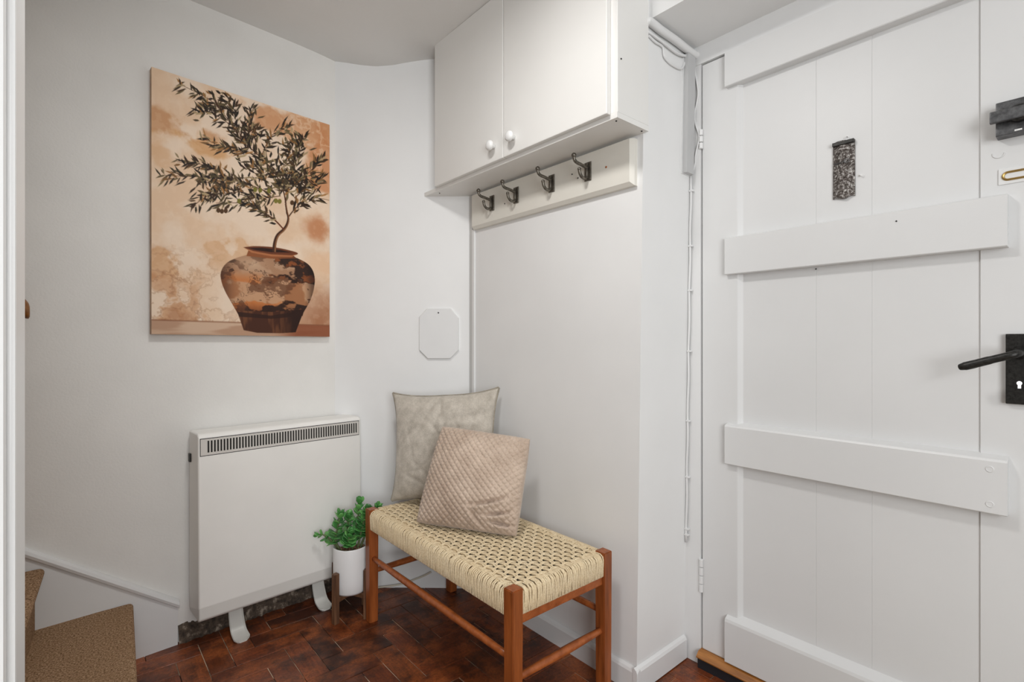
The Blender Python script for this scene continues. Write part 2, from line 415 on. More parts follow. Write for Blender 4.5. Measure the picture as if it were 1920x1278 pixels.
# bevelled fillet between hinge stile and planks
dpart('moulding', extr([(1.6105, .7725), (1.6245, .7615), (1.634, .7615), (1.634, .7725)], 'y', 0, 1) if False else hexa(
    [(1.6105, .7725, DB), (1.6245, .7600, DB), (1.640, .7600, DB), (1.640, .7725, DB)], [(1.6105, .7725, DT), (1.6245, .7600, DT), (1.640, .7600, DT), (1.640, .7725, DT)]))
def rail(z0, z1, y0=.149, y1=.806, topb=.004):
    x0, x1 = 1.592, 1.634
    bm = extr([(x1, z0), (x0+.002, z0), (x0, z0+.002), (x0, z1-.001), (x0+.003, z1+topb*.3), (x1-.006, z1+topb), (x1, z1+topb)], 'y', y0, y1)
    dpart('rail', bm)
rail(1.9075, DT-.001, topb=0)
rail(1.303, 1.420)
rail(.695, .816, topb=.014)
rail(DB+.003, .190, y0=.10, topb=.024)
for y, z in ((.178, .797), (.178, .717)):
    m = BM(); 
    lathe([(.0075, 0), (.0075, .001), (.006, .0016), (.005, .0008), (.001, .0008)], 16, m)
    bmesh.ops.rotate(m, cent=(0,0,0), matrix=Matrix.Rotation(-math.pi/2, 3, 'Y'), verts=m.verts)
    bmesh.ops.translate(m, vec=(1.5922, y, z), verts=m.verts); dpart('screw_plug', m)
for y, z, x in ((.353, 1.395, 1.5915), (.549, 1.297, 1.622)):
    m = BM(); bmesh.ops.create_icosphere(m, subdivisions=1, radius=.0022); bmesh.ops.translate(m, vec=(x, y, z), verts=m.verts); dpart('nail_hole', m, 'dark')
def hinge(z0, z1, n):
    m = BM(); L = (z1-z0)/n
    for k in range(n):
        a = z0 + k*L + .0008
        lathe([(.004, 0), (.0068, .0012), (.0068, L-.003), (.004, L-.0018)], 12, m, (1.6045, HY+.0008, a))
    o = dpart('hinge', m, 'gloss', smooth=False)
hinge(1.735, 1.802, 3); hinge(.245, .358, 4)
# mottled metal plate with a split pin
pl = BM(); 
V = []; 
def platemesh():
    m = BM(); n = 10; rows = []
    for side in (0, 1):
        r = []
        for i in range(n+1):
            t = i/n; y = .505 + (.452-.505)*t
            x = 1.622 - .002 - .007*math.sin(math.pi*t) if side == 0 else 1.6235
            r.append((x, y, t))
        rows.append(r)
    z0, z1 = 1.486, 1.643
    vs = [[m.verts.new((x, y, z + (.003*math.sin(9*t) if z < 1.5 else .002*math.sin(5*t)))) for (x, y, t) in r] for r in rows for z in (z0, z1)]
    for i in range(n):
        m.faces.new((vs[0][i], vs[0][i+1], vs[1][i+1], vs[1][i])); m.faces.new((vs[2][i], vs[3][i], vs[3][i+1], vs[2][i+1]))
        m.faces.new((vs[1][i], vs[1][i+1], vs[3][i+1], vs[3][i])); m.faces.new((vs[0][i], vs[2][i], vs[2][i+1], vs[0][i+1]))
    for e in (0, n): m.faces.new((vs[0][e], vs[1][e], vs[3][e], vs[2][e]))
    return m
pp = dpart('metal_plate', platemesh(), 'mottled'); pp['label'] = 'small dark mottled metal plate'
m = BM(); tube(m, [(1.6125, .500, 1.5805), (1.6095, .484, 1.5825), (1.6085, .474, 1.584)], .0016, 6)
tube(m, [(1.6085, .474 - .006*(1-math.cos(a)), 1.584 + .0045*math.sin(a)) for a in np.linspace(0, 2*math.pi, 14)], .0012, 6)
o = obj('split_pin', m, 'steel'); o.parent = pp; o.matrix_parent_inverse = pp.matrix_world.inverted() if False else Matrix.Translation((0,0,0))
o.matrix_parent_inverse = Matrix.Identity(4)
pp.location = (0, 0, 0)
m = BM(); box(m, (1.611, .4525, 1.632), (1.622, .5045, 1.642), .001); o = obj('plate_lip', m, 'iron'); o.parent = pp
m = BM(); tube(m, [(1.6215, .472 + .005*math.cos(a), 1.650 + .005*math.sin(a)) for a in np.linspace(0, 5.2, 12)], .0011, 6); dpart('wire_ring', m, 'white')
m = BM(); tube(m, smooth_path([(1.624, .443, 1.540), (1.619, .440, 1.540), (1.617, .436, 1.536), (1.617, .434, 1.541)]), .0013, 6); dpart('small_hook', m, 'white')
# night latch
m = bx((1.588, .055, 1.552), (XD+.012, .168, 1.628), .002); nl = dpart('night_latch', m, 'steel'); nl['label'] = 'dark grey metal night latch'
m = BM(); lathe([(.019, 0), (.019, .014), (.016, .018)], 20, m); bmesh.ops.rotate(m, cent=(0,0,0), matrix=Matrix.Rotation(-math.pi/2, 3, 'Y'), verts=m.verts); bmesh.ops.translate(m, vec=(1.589, .128, 1.592), verts=m.verts)
o = obj('turn_knob', m, 'iron'); o.parent = nl
m = bx((1.566, .118, 1.578), (1.577, .176, 1.604), .002); o = obj('turn_lever', m, 'steel'); o.parent = nl
m = bx((1.5865, .125, 1.5555), (1.590, .137, 1.559)); o = obj('snib_slot', m, 'white'); o.parent = nl
# painted ring mark and bolt slot
m = BM(); tube(m, [(XD+.0092, .166 + .010*math.cos(a), 1.521 + .009*math.sin(a)) for a in np.linspace(math.pi*1.0, math.pi*2.1, 14)], .0013, 6); dpart('ring_mark', m, 'door')
m = bx((XD+.0075, .058, 1.448), (XD+.012, .1665, 1.484), .001); ks = dpart('bolt_keeper', m, 'gloss')
m = BM(); L0, L1, r = .150, .058, .0085
pts = [(XD+.007, L1, 1.466+r)] + [(XD+.007, L0 + r*math.sin(a), 1.466 + r*math.cos(a)) for a in np.linspace(0, math.pi, 12)] + [(XD+.007, L1, 1.466-r)]
tube(m, pts, .0026, 8); o = obj('bolt_loop', m, 'brass'); o.parent = ks
# lever handle
m = bx((XD-.002, .1035, .948), (XD+.012, .1535, 1.106), .0015); hp = dpart('handle_plate', m, 'iron'); hp['label'] = 'black iron handle backplate'
m = BM(); tube(m, smooth_path([(XD, .1285, 1.0635), (1.585, .1285, 1.0635), (1.562, .1300, 1.063), (1.553, .137, 1.0600), (1.551, .150, 1.0555), (1.550, .175, 1.0468), (1.550, .200, 1.0375), (1.550, .218, 1.0315), (1.551, .2265, 1.029)], 5),
     [.011]*5 + [.0085]*5 + [.0088]*5 + [.0085]*5 + [.0085]*5 + [.0092]*5 + [.0095]*5 + [.0085, .008, .0075, .007, .006] + [.003], 14)
o = obj('lever', m, 'iron', smooth=True); o.parent = hp
m = BM(); lathe([(.014, 0), (.0135, .008), (.0105, .012)], 20, m); bmesh.ops.rotate(m, cent=(0,0,0), matrix=Matrix.Rotation(-math.pi/2, 3, 'Y'), verts=m.verts); bmesh.ops.translate(m, vec=(XD-.002, .1285, 1.0635), verts=m.verts)
o = obj('handle_collar', m, 'iron'); o.parent = hp
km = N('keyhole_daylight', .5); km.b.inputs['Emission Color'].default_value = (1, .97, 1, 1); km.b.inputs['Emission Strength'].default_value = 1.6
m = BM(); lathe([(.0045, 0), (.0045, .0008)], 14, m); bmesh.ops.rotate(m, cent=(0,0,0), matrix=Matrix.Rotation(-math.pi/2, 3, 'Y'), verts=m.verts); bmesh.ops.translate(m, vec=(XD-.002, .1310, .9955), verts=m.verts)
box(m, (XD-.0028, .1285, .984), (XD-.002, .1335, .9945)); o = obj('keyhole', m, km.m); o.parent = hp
# threshold
th = empty('door_threshold', (1.60, .5, 0)); tag(th, 'worn oak weather bar with black seal under the door', 'threshold')
put(obj('wood_bar', extr([(1.577, .036), (1.576, .040), (1.584, .047), (1.590, .053), (1.60, .0545), (1.66, .0545), (1.66, .030)], 'y', .057, HY+.003), 'threshold'), th)
put(obj('rubber_seal', bx((1.586, .057, -.004), (1.66, HY+.003, .031)), 'rubber_gap_black'), th)

# ------------------------------------------------------------------ cables and trunking in the recess
def W4y(z): return ylean(z)
tk = empty('cable_trunking', (1.575, .93, 1.65)); tag(tk, 'grey painted cable trunking on the recess wall beside the door frame', 'cable trunking')
put(obj('cover', hexa([(1.548, W4y(1.65)-.020, 1.652), (1.548, W4y(1.65)+.002, 1.652), (1.592, W4y(1.65)+.002, 1.652), (1.592, W4y(1.65)-.020, 1.652)],
    [(1.548, W4y(2.04)-.020, 2.045), (1.548, W4y(2.04)+.002, 2.045), (1.592, W4y(2.04)+.002, 2.045), (1.592, W4y(2.04)-.020, 2.045)]), 'grey'), tk)
put(obj('backing', hexa([(1.543, W4y(1.65)-.004, 1.650), (1.543, W4y(1.65)+.002, 1.650), (1.600, W4y(1.65)+.002, 1.650), (1.600, W4y(1.65)-.004, 1.650)],
    [(1.543, W4y(2.04)-.004, 2.047), (1.543, W4y(2.04)+.002, 2.047), (1.600, W4y(2.04)+.002, 2.047), (1.600, W4y(2.04)-.004, 2.047)]), 'gloss'), tk)
m = BM(); y = W4y(2.06)
tube(m, smooth_path([(1.325, y-.012, 2.062), (1.345, y-.013, 2.066), (1.40, y-.014, 2.062), (1.48, y-.014, 2.062), (1.56, y-.014, 2.058), (1.607, y-.016, 2.057)]), .0125, 10)
tag(obj('pipe', m, 'gloss', smooth=True), 'white painted pipe under the soffit above the door recess', 'pipe')
m = BM(); tube(m, smooth_path([(1.345, y-.004, 2.030), (1.38, y-.006, 2.022), (1.42, y-.005, 2.022), (1.43, y-.005, 1.995), (1.47, y-.005, 1.985), (1.53, y-.005, 1.992), (1.556, y-.004, 2.03)]), .0035, 8)
tube(m, smooth_path([(1.34, y-.005, 2.04), (1.42, y-.008, 2.034), (1.50, y-.008, 2.030), (1.565, y-.008, 2.043)]), .0045, 8)
tag(obj('wire', m, 'gloss', smooth=True), 'thin white wires hanging below the pipe by the soffit', 'wire')
m = BM(); pts = [on_x(px, py, 1.6035) for px, py in ((1299, 108), (1303, 135), (1309, 175), (1302, 212), (1304, 232), (1311, 256), (1304, 290), (1303, 306), (1297, 325), (1292, 331))]
tube(m, smooth_path(pts), .003, 8)
tag(obj('wire', m, 'gloss', smooth=True), 'thin white wire hanging loose between trunking and upper hinge', 'wire')
cc = empty('clipped_cable', (1.60, .945, .4)); tag(cc, 'white painted cable clipped down the recess corner below the trunking', 'cable')
m = BM(); tube(m, [(1.598, W4y(z)-.006 + .0012*math.sin(z*31), z) for z in np.linspace(1.655, .40, 40)], .0038, 8)
put(obj('cable', m, 'gloss', smooth=True), cc)
for py in (357, 460, 543, 657, 788, 894, 992, 1003):
    z = CAMH + (638-py)*1.745/F; yy = W4y(z)-.006
    put(obj('cable_clip', bx((1.593, yy-.0095, z-.003), (1.606, yy+.005, z+.003), .001), 'gloss'), cc)

# ------------------------------------------------------------------ wall cabinet
cb = empty('wall_cabinet', (1.33, 1.4, 1.73)); tag(cb, 'white two-door wall cabinet above the coat hooks', 'cabinet')
XC = 1.179; CR = .913; CL = 1.858; CT = 2.345
m = BM()
put(obj('carcass', bx((XC, CR, 1.744), (1.331, CL, CT), .0012, 1), 'cabinet'), cb)
yb = lambda x: K.y + (K2.y-K.y)*(x-K.x)/(K2.x-K.x)
put(obj('bottom_board', prism([(XC-.001, CR), (XC-.001, yb(XC)+.002), (1.331, yb(1.331)+.002), (1.331, CR)], 1.728, 1.744), 'cabinet'), cb)
for y0, y1, ky, kz in ((.937, 1.4015, 1.343, 1.794), (1.405, 1.8565, 1.452, 1.794)):
    d = put(obj('cabinet_door', bx((XC-.0185, y0, 1.742), (XC-.0005, y1, CT-.006), .0025), 'cabinet'), cb)
    m = lathe([(.008, 0), (.0075, .010), (.0095, .013), (.0165, .018), (.0185, .023), (.0165, .029), (.010, .033), (.002, .034)], 24)
    bmesh.ops.rotate(m, cent=(0,0,0), matrix=Matrix.Rotation(-math.pi/2, 3, 'Y'), verts=m.verts); bmesh.ops.translate(m, vec=(XC-.018, ky, kz), verts=m.verts)
    k = obj('knob', m, 'white', smooth=True); k.parent = d; k.matrix_parent_inverse = d.matrix_parent_inverse.inverted() if False else Matrix.Identity(4)
put(obj('gap_shade_strip', bx((XC-.004, 1.4005, 1.746), (XC+.002, 1.406, CT-.008)), 'dark'), cb)  # dark strip put in as the shade between the two cabinet doors
for p in ((1.195, CR-.0002, 1.90), (1.195, CR-.0002, 2.10)):
    m = BM(); bmesh.ops.create_icosphere(m, subdivisions=1, radius=.003); bmesh.ops.translate(m, vec=p, verts=m.verts); put(obj('screw_hole', m, 'dark'), cb)
for p in ((1.195, .93, 1.728), (1.312, .925, 1.728), (1.20, 1.88, 1.728)):
    m = BM(); bmesh.ops.create_icosphere(m, subdivisions=1, radius=.0032); bmesh.ops.translate(m, vec=p, verts=m.verts); put(obj('screw_hole', m, 'dark'), cb)

# ------------------------------------------------------------------ coat rack
cr = empty('coat_rack', (1.33, 1.37, 1.57)); tag(cr, 'cream painted coat rail with four dark double hooks under the cabinet', 'coat rack')
XR = 1.306
m = hexa([(1.331, .956, 1.572), (1.331, 1.792, 1.572), (XR+.008, 1.790, 1.572), (XR+.008, .958, 1.572)], [(1.331, .956, 1.716), (1.331, 1.792, 1.716), (XR+.008, 1.790, 1.716), (XR+.008, .958, 1.716)])
# front face with bevelled lower and right edges
m.free()
m = BM()
b = [m.verts.new(p) for p in ((1.331, .954, 1.571), (1.331, 1.792, 1.571), (1.331, 1.792, 1.7165), (1.331, .954, 1.7165))]
s = [m.verts.new(p) for p in ((XR+.010, .954, 1.571), (XR+.010, 1.792, 1.571), (XR+.010, 1.792, 1.7165), (XR+.010, .954, 1.7165))]
f = [m.verts.new(p) for p in ((XR, .966, 1.583), (XR, 1.790, 1.583), (XR, 1.790, 1.7165), (XR, .966, 1.7165))]
m.faces.new(b); m.faces.new(f)
for i in range(4):
    j = (i+1)%4; m.faces.new((b[i], b[j], s[j], s[i])); m.faces.new((s[i], s[j], f[j], f[i]))
put(obj('backboard', m, 'cream'), cr)
def hook_parts():
    pm = BM(); box(pm, (-.004, -.0145, -.031), (0, .0145, .031), .001, 1)
    me1 = bpy.data.meshes.new('hook_plate'); pm.to_mesh(me1); pm.free()
    am = BM(); box(am, (-.012, -.004, -.026), (-.003, .004, .026), .0015, 1)
    tube(am, smooth_path([(-.006, 0, .010), (-.020, 0, .013), (-.040, 0, .016), (-.058, 0, .018), (-.068, 0, .024), (-.071, 0, .034)], 5), [.0056]*20 + [.0052]*6, 10)
    bmesh.ops.create_uvsphere(am, u_segments=12, v_segments=8, radius=.0085, matrix=Matrix.Translation((-.071, 0, .038)))
    tube(am, smooth_path([(-.006, 0, -.020), (-.018, 0, -.026), (-.031, 0, -.025), (-.041, 0, -.016), (-.045, 0, -.003)], 5), [.0054]*20 + [.0050], 10)
    bmesh.ops.create_uvsphere(am, u_segments=10, v_segments=8, radius=.0065, matrix=Matrix.Translation((-.045, 0, -.001)))
    bmesh.ops.recalc_face_normals(am, faces=am.faces)
    me2 = bpy.data.meshes.new('hook_arm'); am.to_mesh(me2); am.free()
    for q in me2.polygons: q.use_smooth = True
    return me1, me2
me1, me2 = hook_parts()
for y in (1.648, 1.497, 1.303, 1.132):
    h = obj('hook', me1, 'hook'); h.parent = cr; h.location = Vector((XR, y, 1.655)) - cr.location
    a = obj('hook_arms', me2, 'hook'); a.parent = h
for y, z in ((1.205, 1.664), (1.178, 1.645), (1.545, 1.672), (1.568, 1.637)):
    m = BM(); bmesh.ops.create_icosphere(m, subdivisions=1, radius=.0028); bmesh.ops.translate(m, vec=(XR, y, z), verts=m.verts); put(obj('screw_hole', m, 'dark'), cr)
m = BM(); bmesh.ops.create_icosphere(m, subdivisions=2, radius=.0045); bmesh.ops.translate(m, vec=(XR+.002, 1.057, 1.651), verts=m.verts); put(obj('rusty_hole', m, 'teak_leg'), cr)

# ------------------------------------------------------------------ octagonal plate on the back wall
def onwall(px, py, P, n, off):
    d = ray(px, py); t = ((P + n*off) - O).dot(n)/d.dot(n); return O + d*t
pc = [(786, 590+3), (801, 577), (845, 577), (860, 595), (860, 655), (844, 671), (802, 671), (786, 655)]
m = BM(); fr_ = []; bk = []; fi = []
cen = onwall(823, 624, K, N2, .012)
for px, py in pc:
    p = onwall(px, py, K, N2, .010); bk.append(m.verts.new(p - N2*.0125)); fr_.append(m.verts.new(p)); fi.append(m.verts.new(p + (cen-p)*.02 + N2*.002))
m.faces.new(bk); m.faces.new(fi)
for i in range(8):
    j = (i+1)%8; m.faces.new((bk[i], bk[j], fr_[j], fr_[i])); m.faces.new((fr_[i], fr_[j], fi[j], fi[i]))
cp = empty('cover_plate', cen); tag(cp, 'white octagonal blanking plate on the wall above the cushions', 'wall plate')
put(obj('plate', m, 'gloss'), cp)
p = onwall(822, 585, K, N2, .012); m = BM(); bmesh.ops.create_icosphere(m, subdivisions=2, radius=.0035); bmesh.ops.translate(m, vec=p, verts=m.verts); put(obj('screw', m, 'steel'), cp)

# ------------------------------------------------------------------ heater
def wbasis(P, T, Nn): return Matrix(((T.x, Nn.x, 0, P.x), (T.y, Nn.y, 0, P.y), (0, 0, 1, P.z), (0, 0, 0, 1)))
T1 = -D1                                            # along the wall, left -> right as seen
hl = onwall(371, 1000, K, N1, .14); hr = onwall(668, 1000, K, N1, .14)
HWd = (hr-hl).length
base = hl - N1*.14; base.z = 0
ht = empty('storage_heater', (0,0,0)); ht.matrix_world = wbasis(base, T1, N1)
tag(ht, 'off-white electric storage heater with slotted grille standing against the wall', 'heater')
def hp_(name, bm, mat, smooth=False): o = obj(name, bm, mat, ht); return o
# body profile (depth y, height z), lower part leans out a little; extruded along local x
def body(prof, x0, x1, bev=.012):
    m = extr(prof, 'x', x0, x1)
    es = [e for e in m.edges]
    bmesh.ops.bevel(m, geom=es, offset=bev, segments=3, profile=.6, affect='EDGES', clamp_overlap=True); return m
LN = .012
hp_('casing', body([(.018, .118), (.14+LN, .158), (.14, .756), (.128, .765), (.018, .765)], 0, HWd, .008), 'heater')
hp_('base_panel', body([(.022, .113), (.130+LN, .113), (.1385+LN, .122), (.1395+LN, .168), (.022, .168)], .001, HWd-.001, .005), 'heater_low')
gx0, gx1 = .008, HWd-.010
lean = lambda z: .14 + LN*(.730-z)/(.572)
def gbox(x0, x1, z0, z1, d0, d1):
    m = BM()
    b4 = [(x0, lean(z0)+d0, z0), (x1, lean(z0)+d0, z0), (x1, lean(z0)+d1, z0), (x0, lean(z0)+d1, z0)]
    t4 = [(x0, lean(min(z1,.756))+d0, z1), (x1, lean(min(z1,.756))+d0, z1), (x1, lean(min(z1,.756))+d1, z1), (x0, lean(min(z1,.756))+d1, z1)]
    m.free(); return hexa(b4, t4)
gz0, gz1 = .690, .747
gr = hp_('grille', gbox(gx0, gx1, gz0, gz1, -.004, .0015), 'grille')
m = gbox(gx0-.002, gx1+.002, gz0-.0025, gz1+.0025, -.004, .0006); hp_('grille_gap', m, 'dark')
sl0 = gx0+.024; sl1 = gx1-.012; ns = 56
me = None
for i in range(ns):
    x = sl0 + (sl1-sl0)*i/(ns-1)
    if me is None:
        m = gbox(-.0027, .0027, gz0+.009, gz1-.007, -.001, .0019); bmesh.ops.recalc_face_normals(m, faces=m.faces); me = bpy.data.meshes.new('grille_slot'); m.to_mesh(me); m.free()
    o = obj('grille_slot', me, 'dark'); o.parent = gr; o.location = (x, 0, 0)
for fx in (.138, .452):
    m = BM(); prof = smooth_path([(.060, 0, .125), (.070, 0, .090), (.082, 0, .055), (.105, 0, .020), (.135, 0, .008), (.165, 0, .0045)], 5)
    wds = np.linspace(.024, .028, len(prof)); th_ = .004
    rows = []
    for i, p in enumerate(prof):
        t = (prof[min(i+1, len(prof)-1)] - prof[max(i-1, 0)]).normalized(); nrm = Vector((-t.z, 0, t.x)) * -1
        if nrm.x < 0: nrm = -nrm
        ww = wds[i]*(1 if i < len(prof)-3 else (.93, .78, .5)[i-len(prof)+3]); r = []
        for s_, e in ((-1, .006), (-.8, 0), (.8, 0), (1, .006)):
            q = p + nrm*e; r.append((fx + s_*ww, q.x, q.z))
        r2 = [(a, b_ , c_ - th_) for a, b_, c_ in reversed(r)]
        rows.append([m.verts.new(v) for v in r + r2])
    for i in range(len(rows)-1):
        for k in range(8): m.faces.new((rows[i][k], rows[i][(k+1)%8], rows[i+1][(k+1)%8], rows[i+1][k]))
    m.faces.new(rows[0]); m.faces.new(rows[-1][::-1])
    hp_('foot', m, 'foot')
m = bx((-.006, .03, .655), (.004, .05, .685), .002); hp_('side_bracket', m, 'iron')

# ------------------------------------------------------------------ stairs
st = empty('staircase', (.145, 2.16, 0)); tag(st, 'beige carpeted staircase rising along the wall with a white painted string', 'stairs')
SN, RISE, GO = .150, .2, .222
def step_prof(k):
    x = SN - k*GO; z = RISE*(k+1) - (.012 if k else 0); b = x - GO - .05; r = .014
    arc = [(x - r + r*math.cos(a), z - r + r*math.sin(a)) for a in np.linspace(math.pi/2, -math.pi/2, 8)]
    return [(b, z)] + arc + [(x-.022, z-.034), (x-.022, z-RISE if k else -.003), (b, z-RISE if k else -.003)]
for k in range(7):
    yw = wl_at_x(SN - k*GO).y - .024
    m = extr(step_prof(k), 'y', 1.22, yw)
    for v in m.verts: v.co.x += (v.co.y-2.06)*.055
    put(obj('step', m, 'carpet'), st)
sp = lambda px, py, off: onwall(px, py, K, N1, off)
a = sp(333, 1130, .022); b = sp(50, 1036, .022); sl = (b.z-a.z)/(a - b).to_2d().length
def strpt(t, z, off): p = wl_at_x(sx0) + D1*t + N1*off; p.z = z; return p
zt = lambda t: a.z + sl*t - .004
Ls = 1.9
ptsS = [(0, -.003), (0, zt(0)), (Ls, zt(Ls)), (Ls, zt(Ls)-.42), (.35, -.003)]
put(obj('string', hexa([strpt(t, z, -.002) for t, z in ptsS], [strpt(t, z, .018) for t, z in ptsS]), 'gloss'), st)
m = BM(); prf = [(-.002, .012), (.014, .014), (.026, .008), (.029, -.002), (.026, -.012), (.018, -.016), (-.002, -.016)]
ra = [m.verts.new(strpt(-.004, zt(0)+z, o_)) for o_, z in prf]; rb = [m.verts.new(strpt(Ls, zt(Ls)+z, o_)) for o_, z in prf]
m.faces.new(ra); m.faces.new(rb[::-1])
for i in range(len(prf)): m.faces.new((ra[i], ra[(i+1)%len(prf)], rb[(i+1)%len(prf)], rb[i]))
put(obj('string_capping', m, 'gloss'), st)
# handrail
hrp = onwall(56, 583, K, N1, .055)
hd = empty('handrail', (hrp.x, hrp.y, hrp.z)); tag(hd, 'brown wooden handrail end fixed to the wall above the stairs', 'handrail')
dirv = (D1 + Vector((0, 0, .80))).normalized()
m = BM(); n_ = 14; rr = []; upv = Vector((0,0,1))
for q, (s_, k_) in enumerate(((0, .55), (.004, .85), (.012, 1), (1.1, 1))):
    rr.append([m.verts.new(hrp + dirv*s_ + N1*(.021*k_*math.cos(2*math.pi*i/n_)) + upv*(.029*k_*math.sin(2*math.pi*i/n_))) for i in range(n_)])
for q in range(3):
    for i in range(n_): m.faces.new((rr[q][i], rr[q][(i+1)%n_], rr[q+1][(i+1)%n_], rr[q+1][i]))
m.faces.new(rr[0][::-1]); m.faces.new(rr[-1])
put(obj('rail', m, 'handrail', smooth=True), hd)
for s_ in (.10, .75):
    p = hrp + dirv*s_; m = BM(); tube(m, [p - upv*.02, p - upv*.045 - N1*.02, p - upv*.045 - N1*.056], .006, 8); put(obj('bracket', m, 'brass'), hd)

# ------------------------------------------------------------------ bench
BX0, BX1, BY0, BY1 = .885, 1.256, 1.027, 1.872; LT = .437
be = empty('bench', ((BX0+BX1)/2, (BY0+BY1)/2, 0)); tag(be, 'teak bench with a woven paper cord seat beside the corner', 'bench')
for x in (BX0, BX1):
    for y in (BY0, BY1):
        m = BM(); hs = .019
        bb = [(x-hs*.92, y-hs*.92, 0), (x+hs*.92, y-hs*.92, 0), (x+hs*.92, y+hs*.92, 0), (x-hs*.92, y+hs*.92, 0)]
        tt = [(x-hs, y-hs, LT), (x+hs, y-hs, LT), (x+hs, y+hs, LT), (x-hs, y+hs, LT)]
        m.free(); m = hexa(bb, tt); bmesh.ops.bevel(m, geom=m.edges[:], offset=.0022, segments=2, affect='EDGES'); put(obj('leg', m, 'teak_leg'), be)
def dowel(a, b, r): 
    a, b = Vector(a), Vector(b); m = BM()
    pts = [a.lerp(b, t) for t in np.linspace(0, 1, 13)]; tube(m, pts, [r*(.72 + .28*math.sin(math.pi*t)) for t in np.linspace(0, 1, 13)], 12)
    put(obj('stretcher', m, 'teak_rail', smooth=True), be)
for x in (BX0, BX1): dowel((x, BY0, .247), (x, BY1, .247), .0125)
for y in (BY0, BY1): dowel((BX0, y, .193), (BX1, y, .193), .0125)
for y in (BY0, BY1): put(obj('seat_rail', bx((BX0, y-.010, .338), (BX1, y+.010, .372), .004), 'teak_rail'), be)
for x in (BX0, BX1): put(obj('seat_rail', bx((x-.009, BY0, .366), (x+.009, BY1, .400), .004), 'teak_rail'), be)
# cords: batches of tubes in one mesh per part
class Cords:
    def __init__(s): s.V = []; s.F = []; s.n = 0
    def add(s, P, r, sides=6):
        P = np.asarray(P, float); T = np.gradient(P, axis=0); T /= np.linalg.norm(T, axis=1)[:, None]
        ref = np.array([0, 0, 1.0]) if abs(T[:, 2]).max() < .95 else (np.array([0, 1.0, 0]) if abs(T[:, 1]).max() < .3 else np.array([1.0, 0, 0]))
        A = np.cross(T, ref); A /= np.linalg.norm(A, axis=1)[:, None]; B = np.cross(A, T)
        k = np.arange(sides)*2*np.pi/sides
        R = P[:, None, :] + r*(np.cos(k)[None, :, None]*A[:, None, :] + np.sin(k)[None, :, None]*B[:, None, :])
        m = len(P); idx = s.n + np.arange(m*sides).reshape(m, sides)
        a = idx[:-1]; b = idx[1:]
        s.F.append(np.stack([a, np.roll(a, -1, 1), np.roll(b, -1, 1), b], -1).reshape(-1, 4)); s.V.append(R.reshape(-1, 3)); s.n += m*sides
    def build(s, name, parent):
        o = obj(name, np_mesh(name, np.concatenate(s.V), np.concatenate(s.F)), 'cord', smooth=True); put(o, parent); o['kind'] = 'stuff'; return o
ST = .4325                                         # seat surface
fx, bxk = BX0-.0165, BX1+.0165; ly, ry = BY1+.0165, BY0-.0165
wr = Cords(); cr_ = .0023
def wrap_path(out, inn, z0=.358):                  # from under the rail, up the outside, over the top edge and in
    e = .012; pts = [(inn, z0+.002), (out+ (inn-out)*.25, z0), (out, z0+.008), (out, z0+.03), (out, ST-e-.004), (out+(inn-out)/abs(inn-out)*.004, ST-.006), (out+(inn-out)/abs(inn-out)*.013, ST-.0005), (out+(inn-out)/abs(inn-out)*.032, ST-.001), (out+(inn-out)/abs(inn-out)*.046, ST-.006)]
    return pts
y = BY0+.020
while y < BY1-.019:
    for out, inn in ((fx, BX0+.02), (bxk, BX1-.02)):
        jj = random.uniform(-.0008, .0008); sk = random.uniform(-.004, .004)
        wr.add([(p + random.uniform(-.0007, .0007), y + jj + sk*(z-.39)/.04, z) for p, z in wrap_path(out, inn)], cr_, 6)
    y += .0049
x = BX0+.020
while x < BX1-.019:
    for out, inn in ((ry, BY0+.02), (ly, BY1-.02)):
        jj = random.uniform(-.0008, .0008); sk = random.uniform(-.004, .004)
        wr.add([(x + jj + sk*(z-.39)/.04, p + random.uniform(-.0007, .0007), z) for p, z in wrap_path(out, inn, .362)], cr_, 6)
    x += .0049
wr.build('cord_edging', be)
lm = BM(); e = .0195
for lo, hi in (((fx+.0045, BY0+e, .361), (BX0+.012, BY1-e, ST-.008)), ((BX1-.012, BY0+e, .361), (bxk-.0045, BY1-e, ST-.008)), ((BX0+e, ry+.0045, .365), (BX1-e, BY0+.012, ST-.008)), ((BX0+e, BY1-.012, .365), (BX1-e, ly-.0045, ST-.008))):
    box(lm, lo, hi, .005, 2)
put(obj('cord_core', lm, 'cord'), be)
wv = Cords()
pu, pv = .0225, .0235                              # crossing pitch along the bench / across it
nu = int(round((BY1-BY0-.02)/pu)); nv = int(round((BX1-BX0-.0)/pv)); pu = (BY1-BY0-.02)/nu; pv = (BX1-BX0+.006)/nv
gu = [BY0+.010+pu*(i+.5) for i in range(nu)]; gv = [BX0-.003+pv*(j+.5) for j in range(nv)]
amp = .0024
for j, x in enumerate(gv):                         # long cords
    inset = .014 if (j in (0, nv-1)) else 0
    P0, P1 = BY0-.004+inset, BY1+.004-inset
    t = np.linspace(P0, P1, nu*5)
    ph = (t-gu[0])/pu
    for q in (-.62, .62):
        wob = .0008*np.sin(t*40+j+q)
        z = ST + .0002 + .0016*np.cos(np.pi*(ph + j))
        z = np.where((t < BY0+.012) | (t > BY1-.012), np.minimum(z, ST-.0005), z)
        wv.add(np.stack([x + q*.0050 + wob - np.sign(q)*.0008*np.cos(2*np.pi*ph), t, z], 1), .0029, 7)
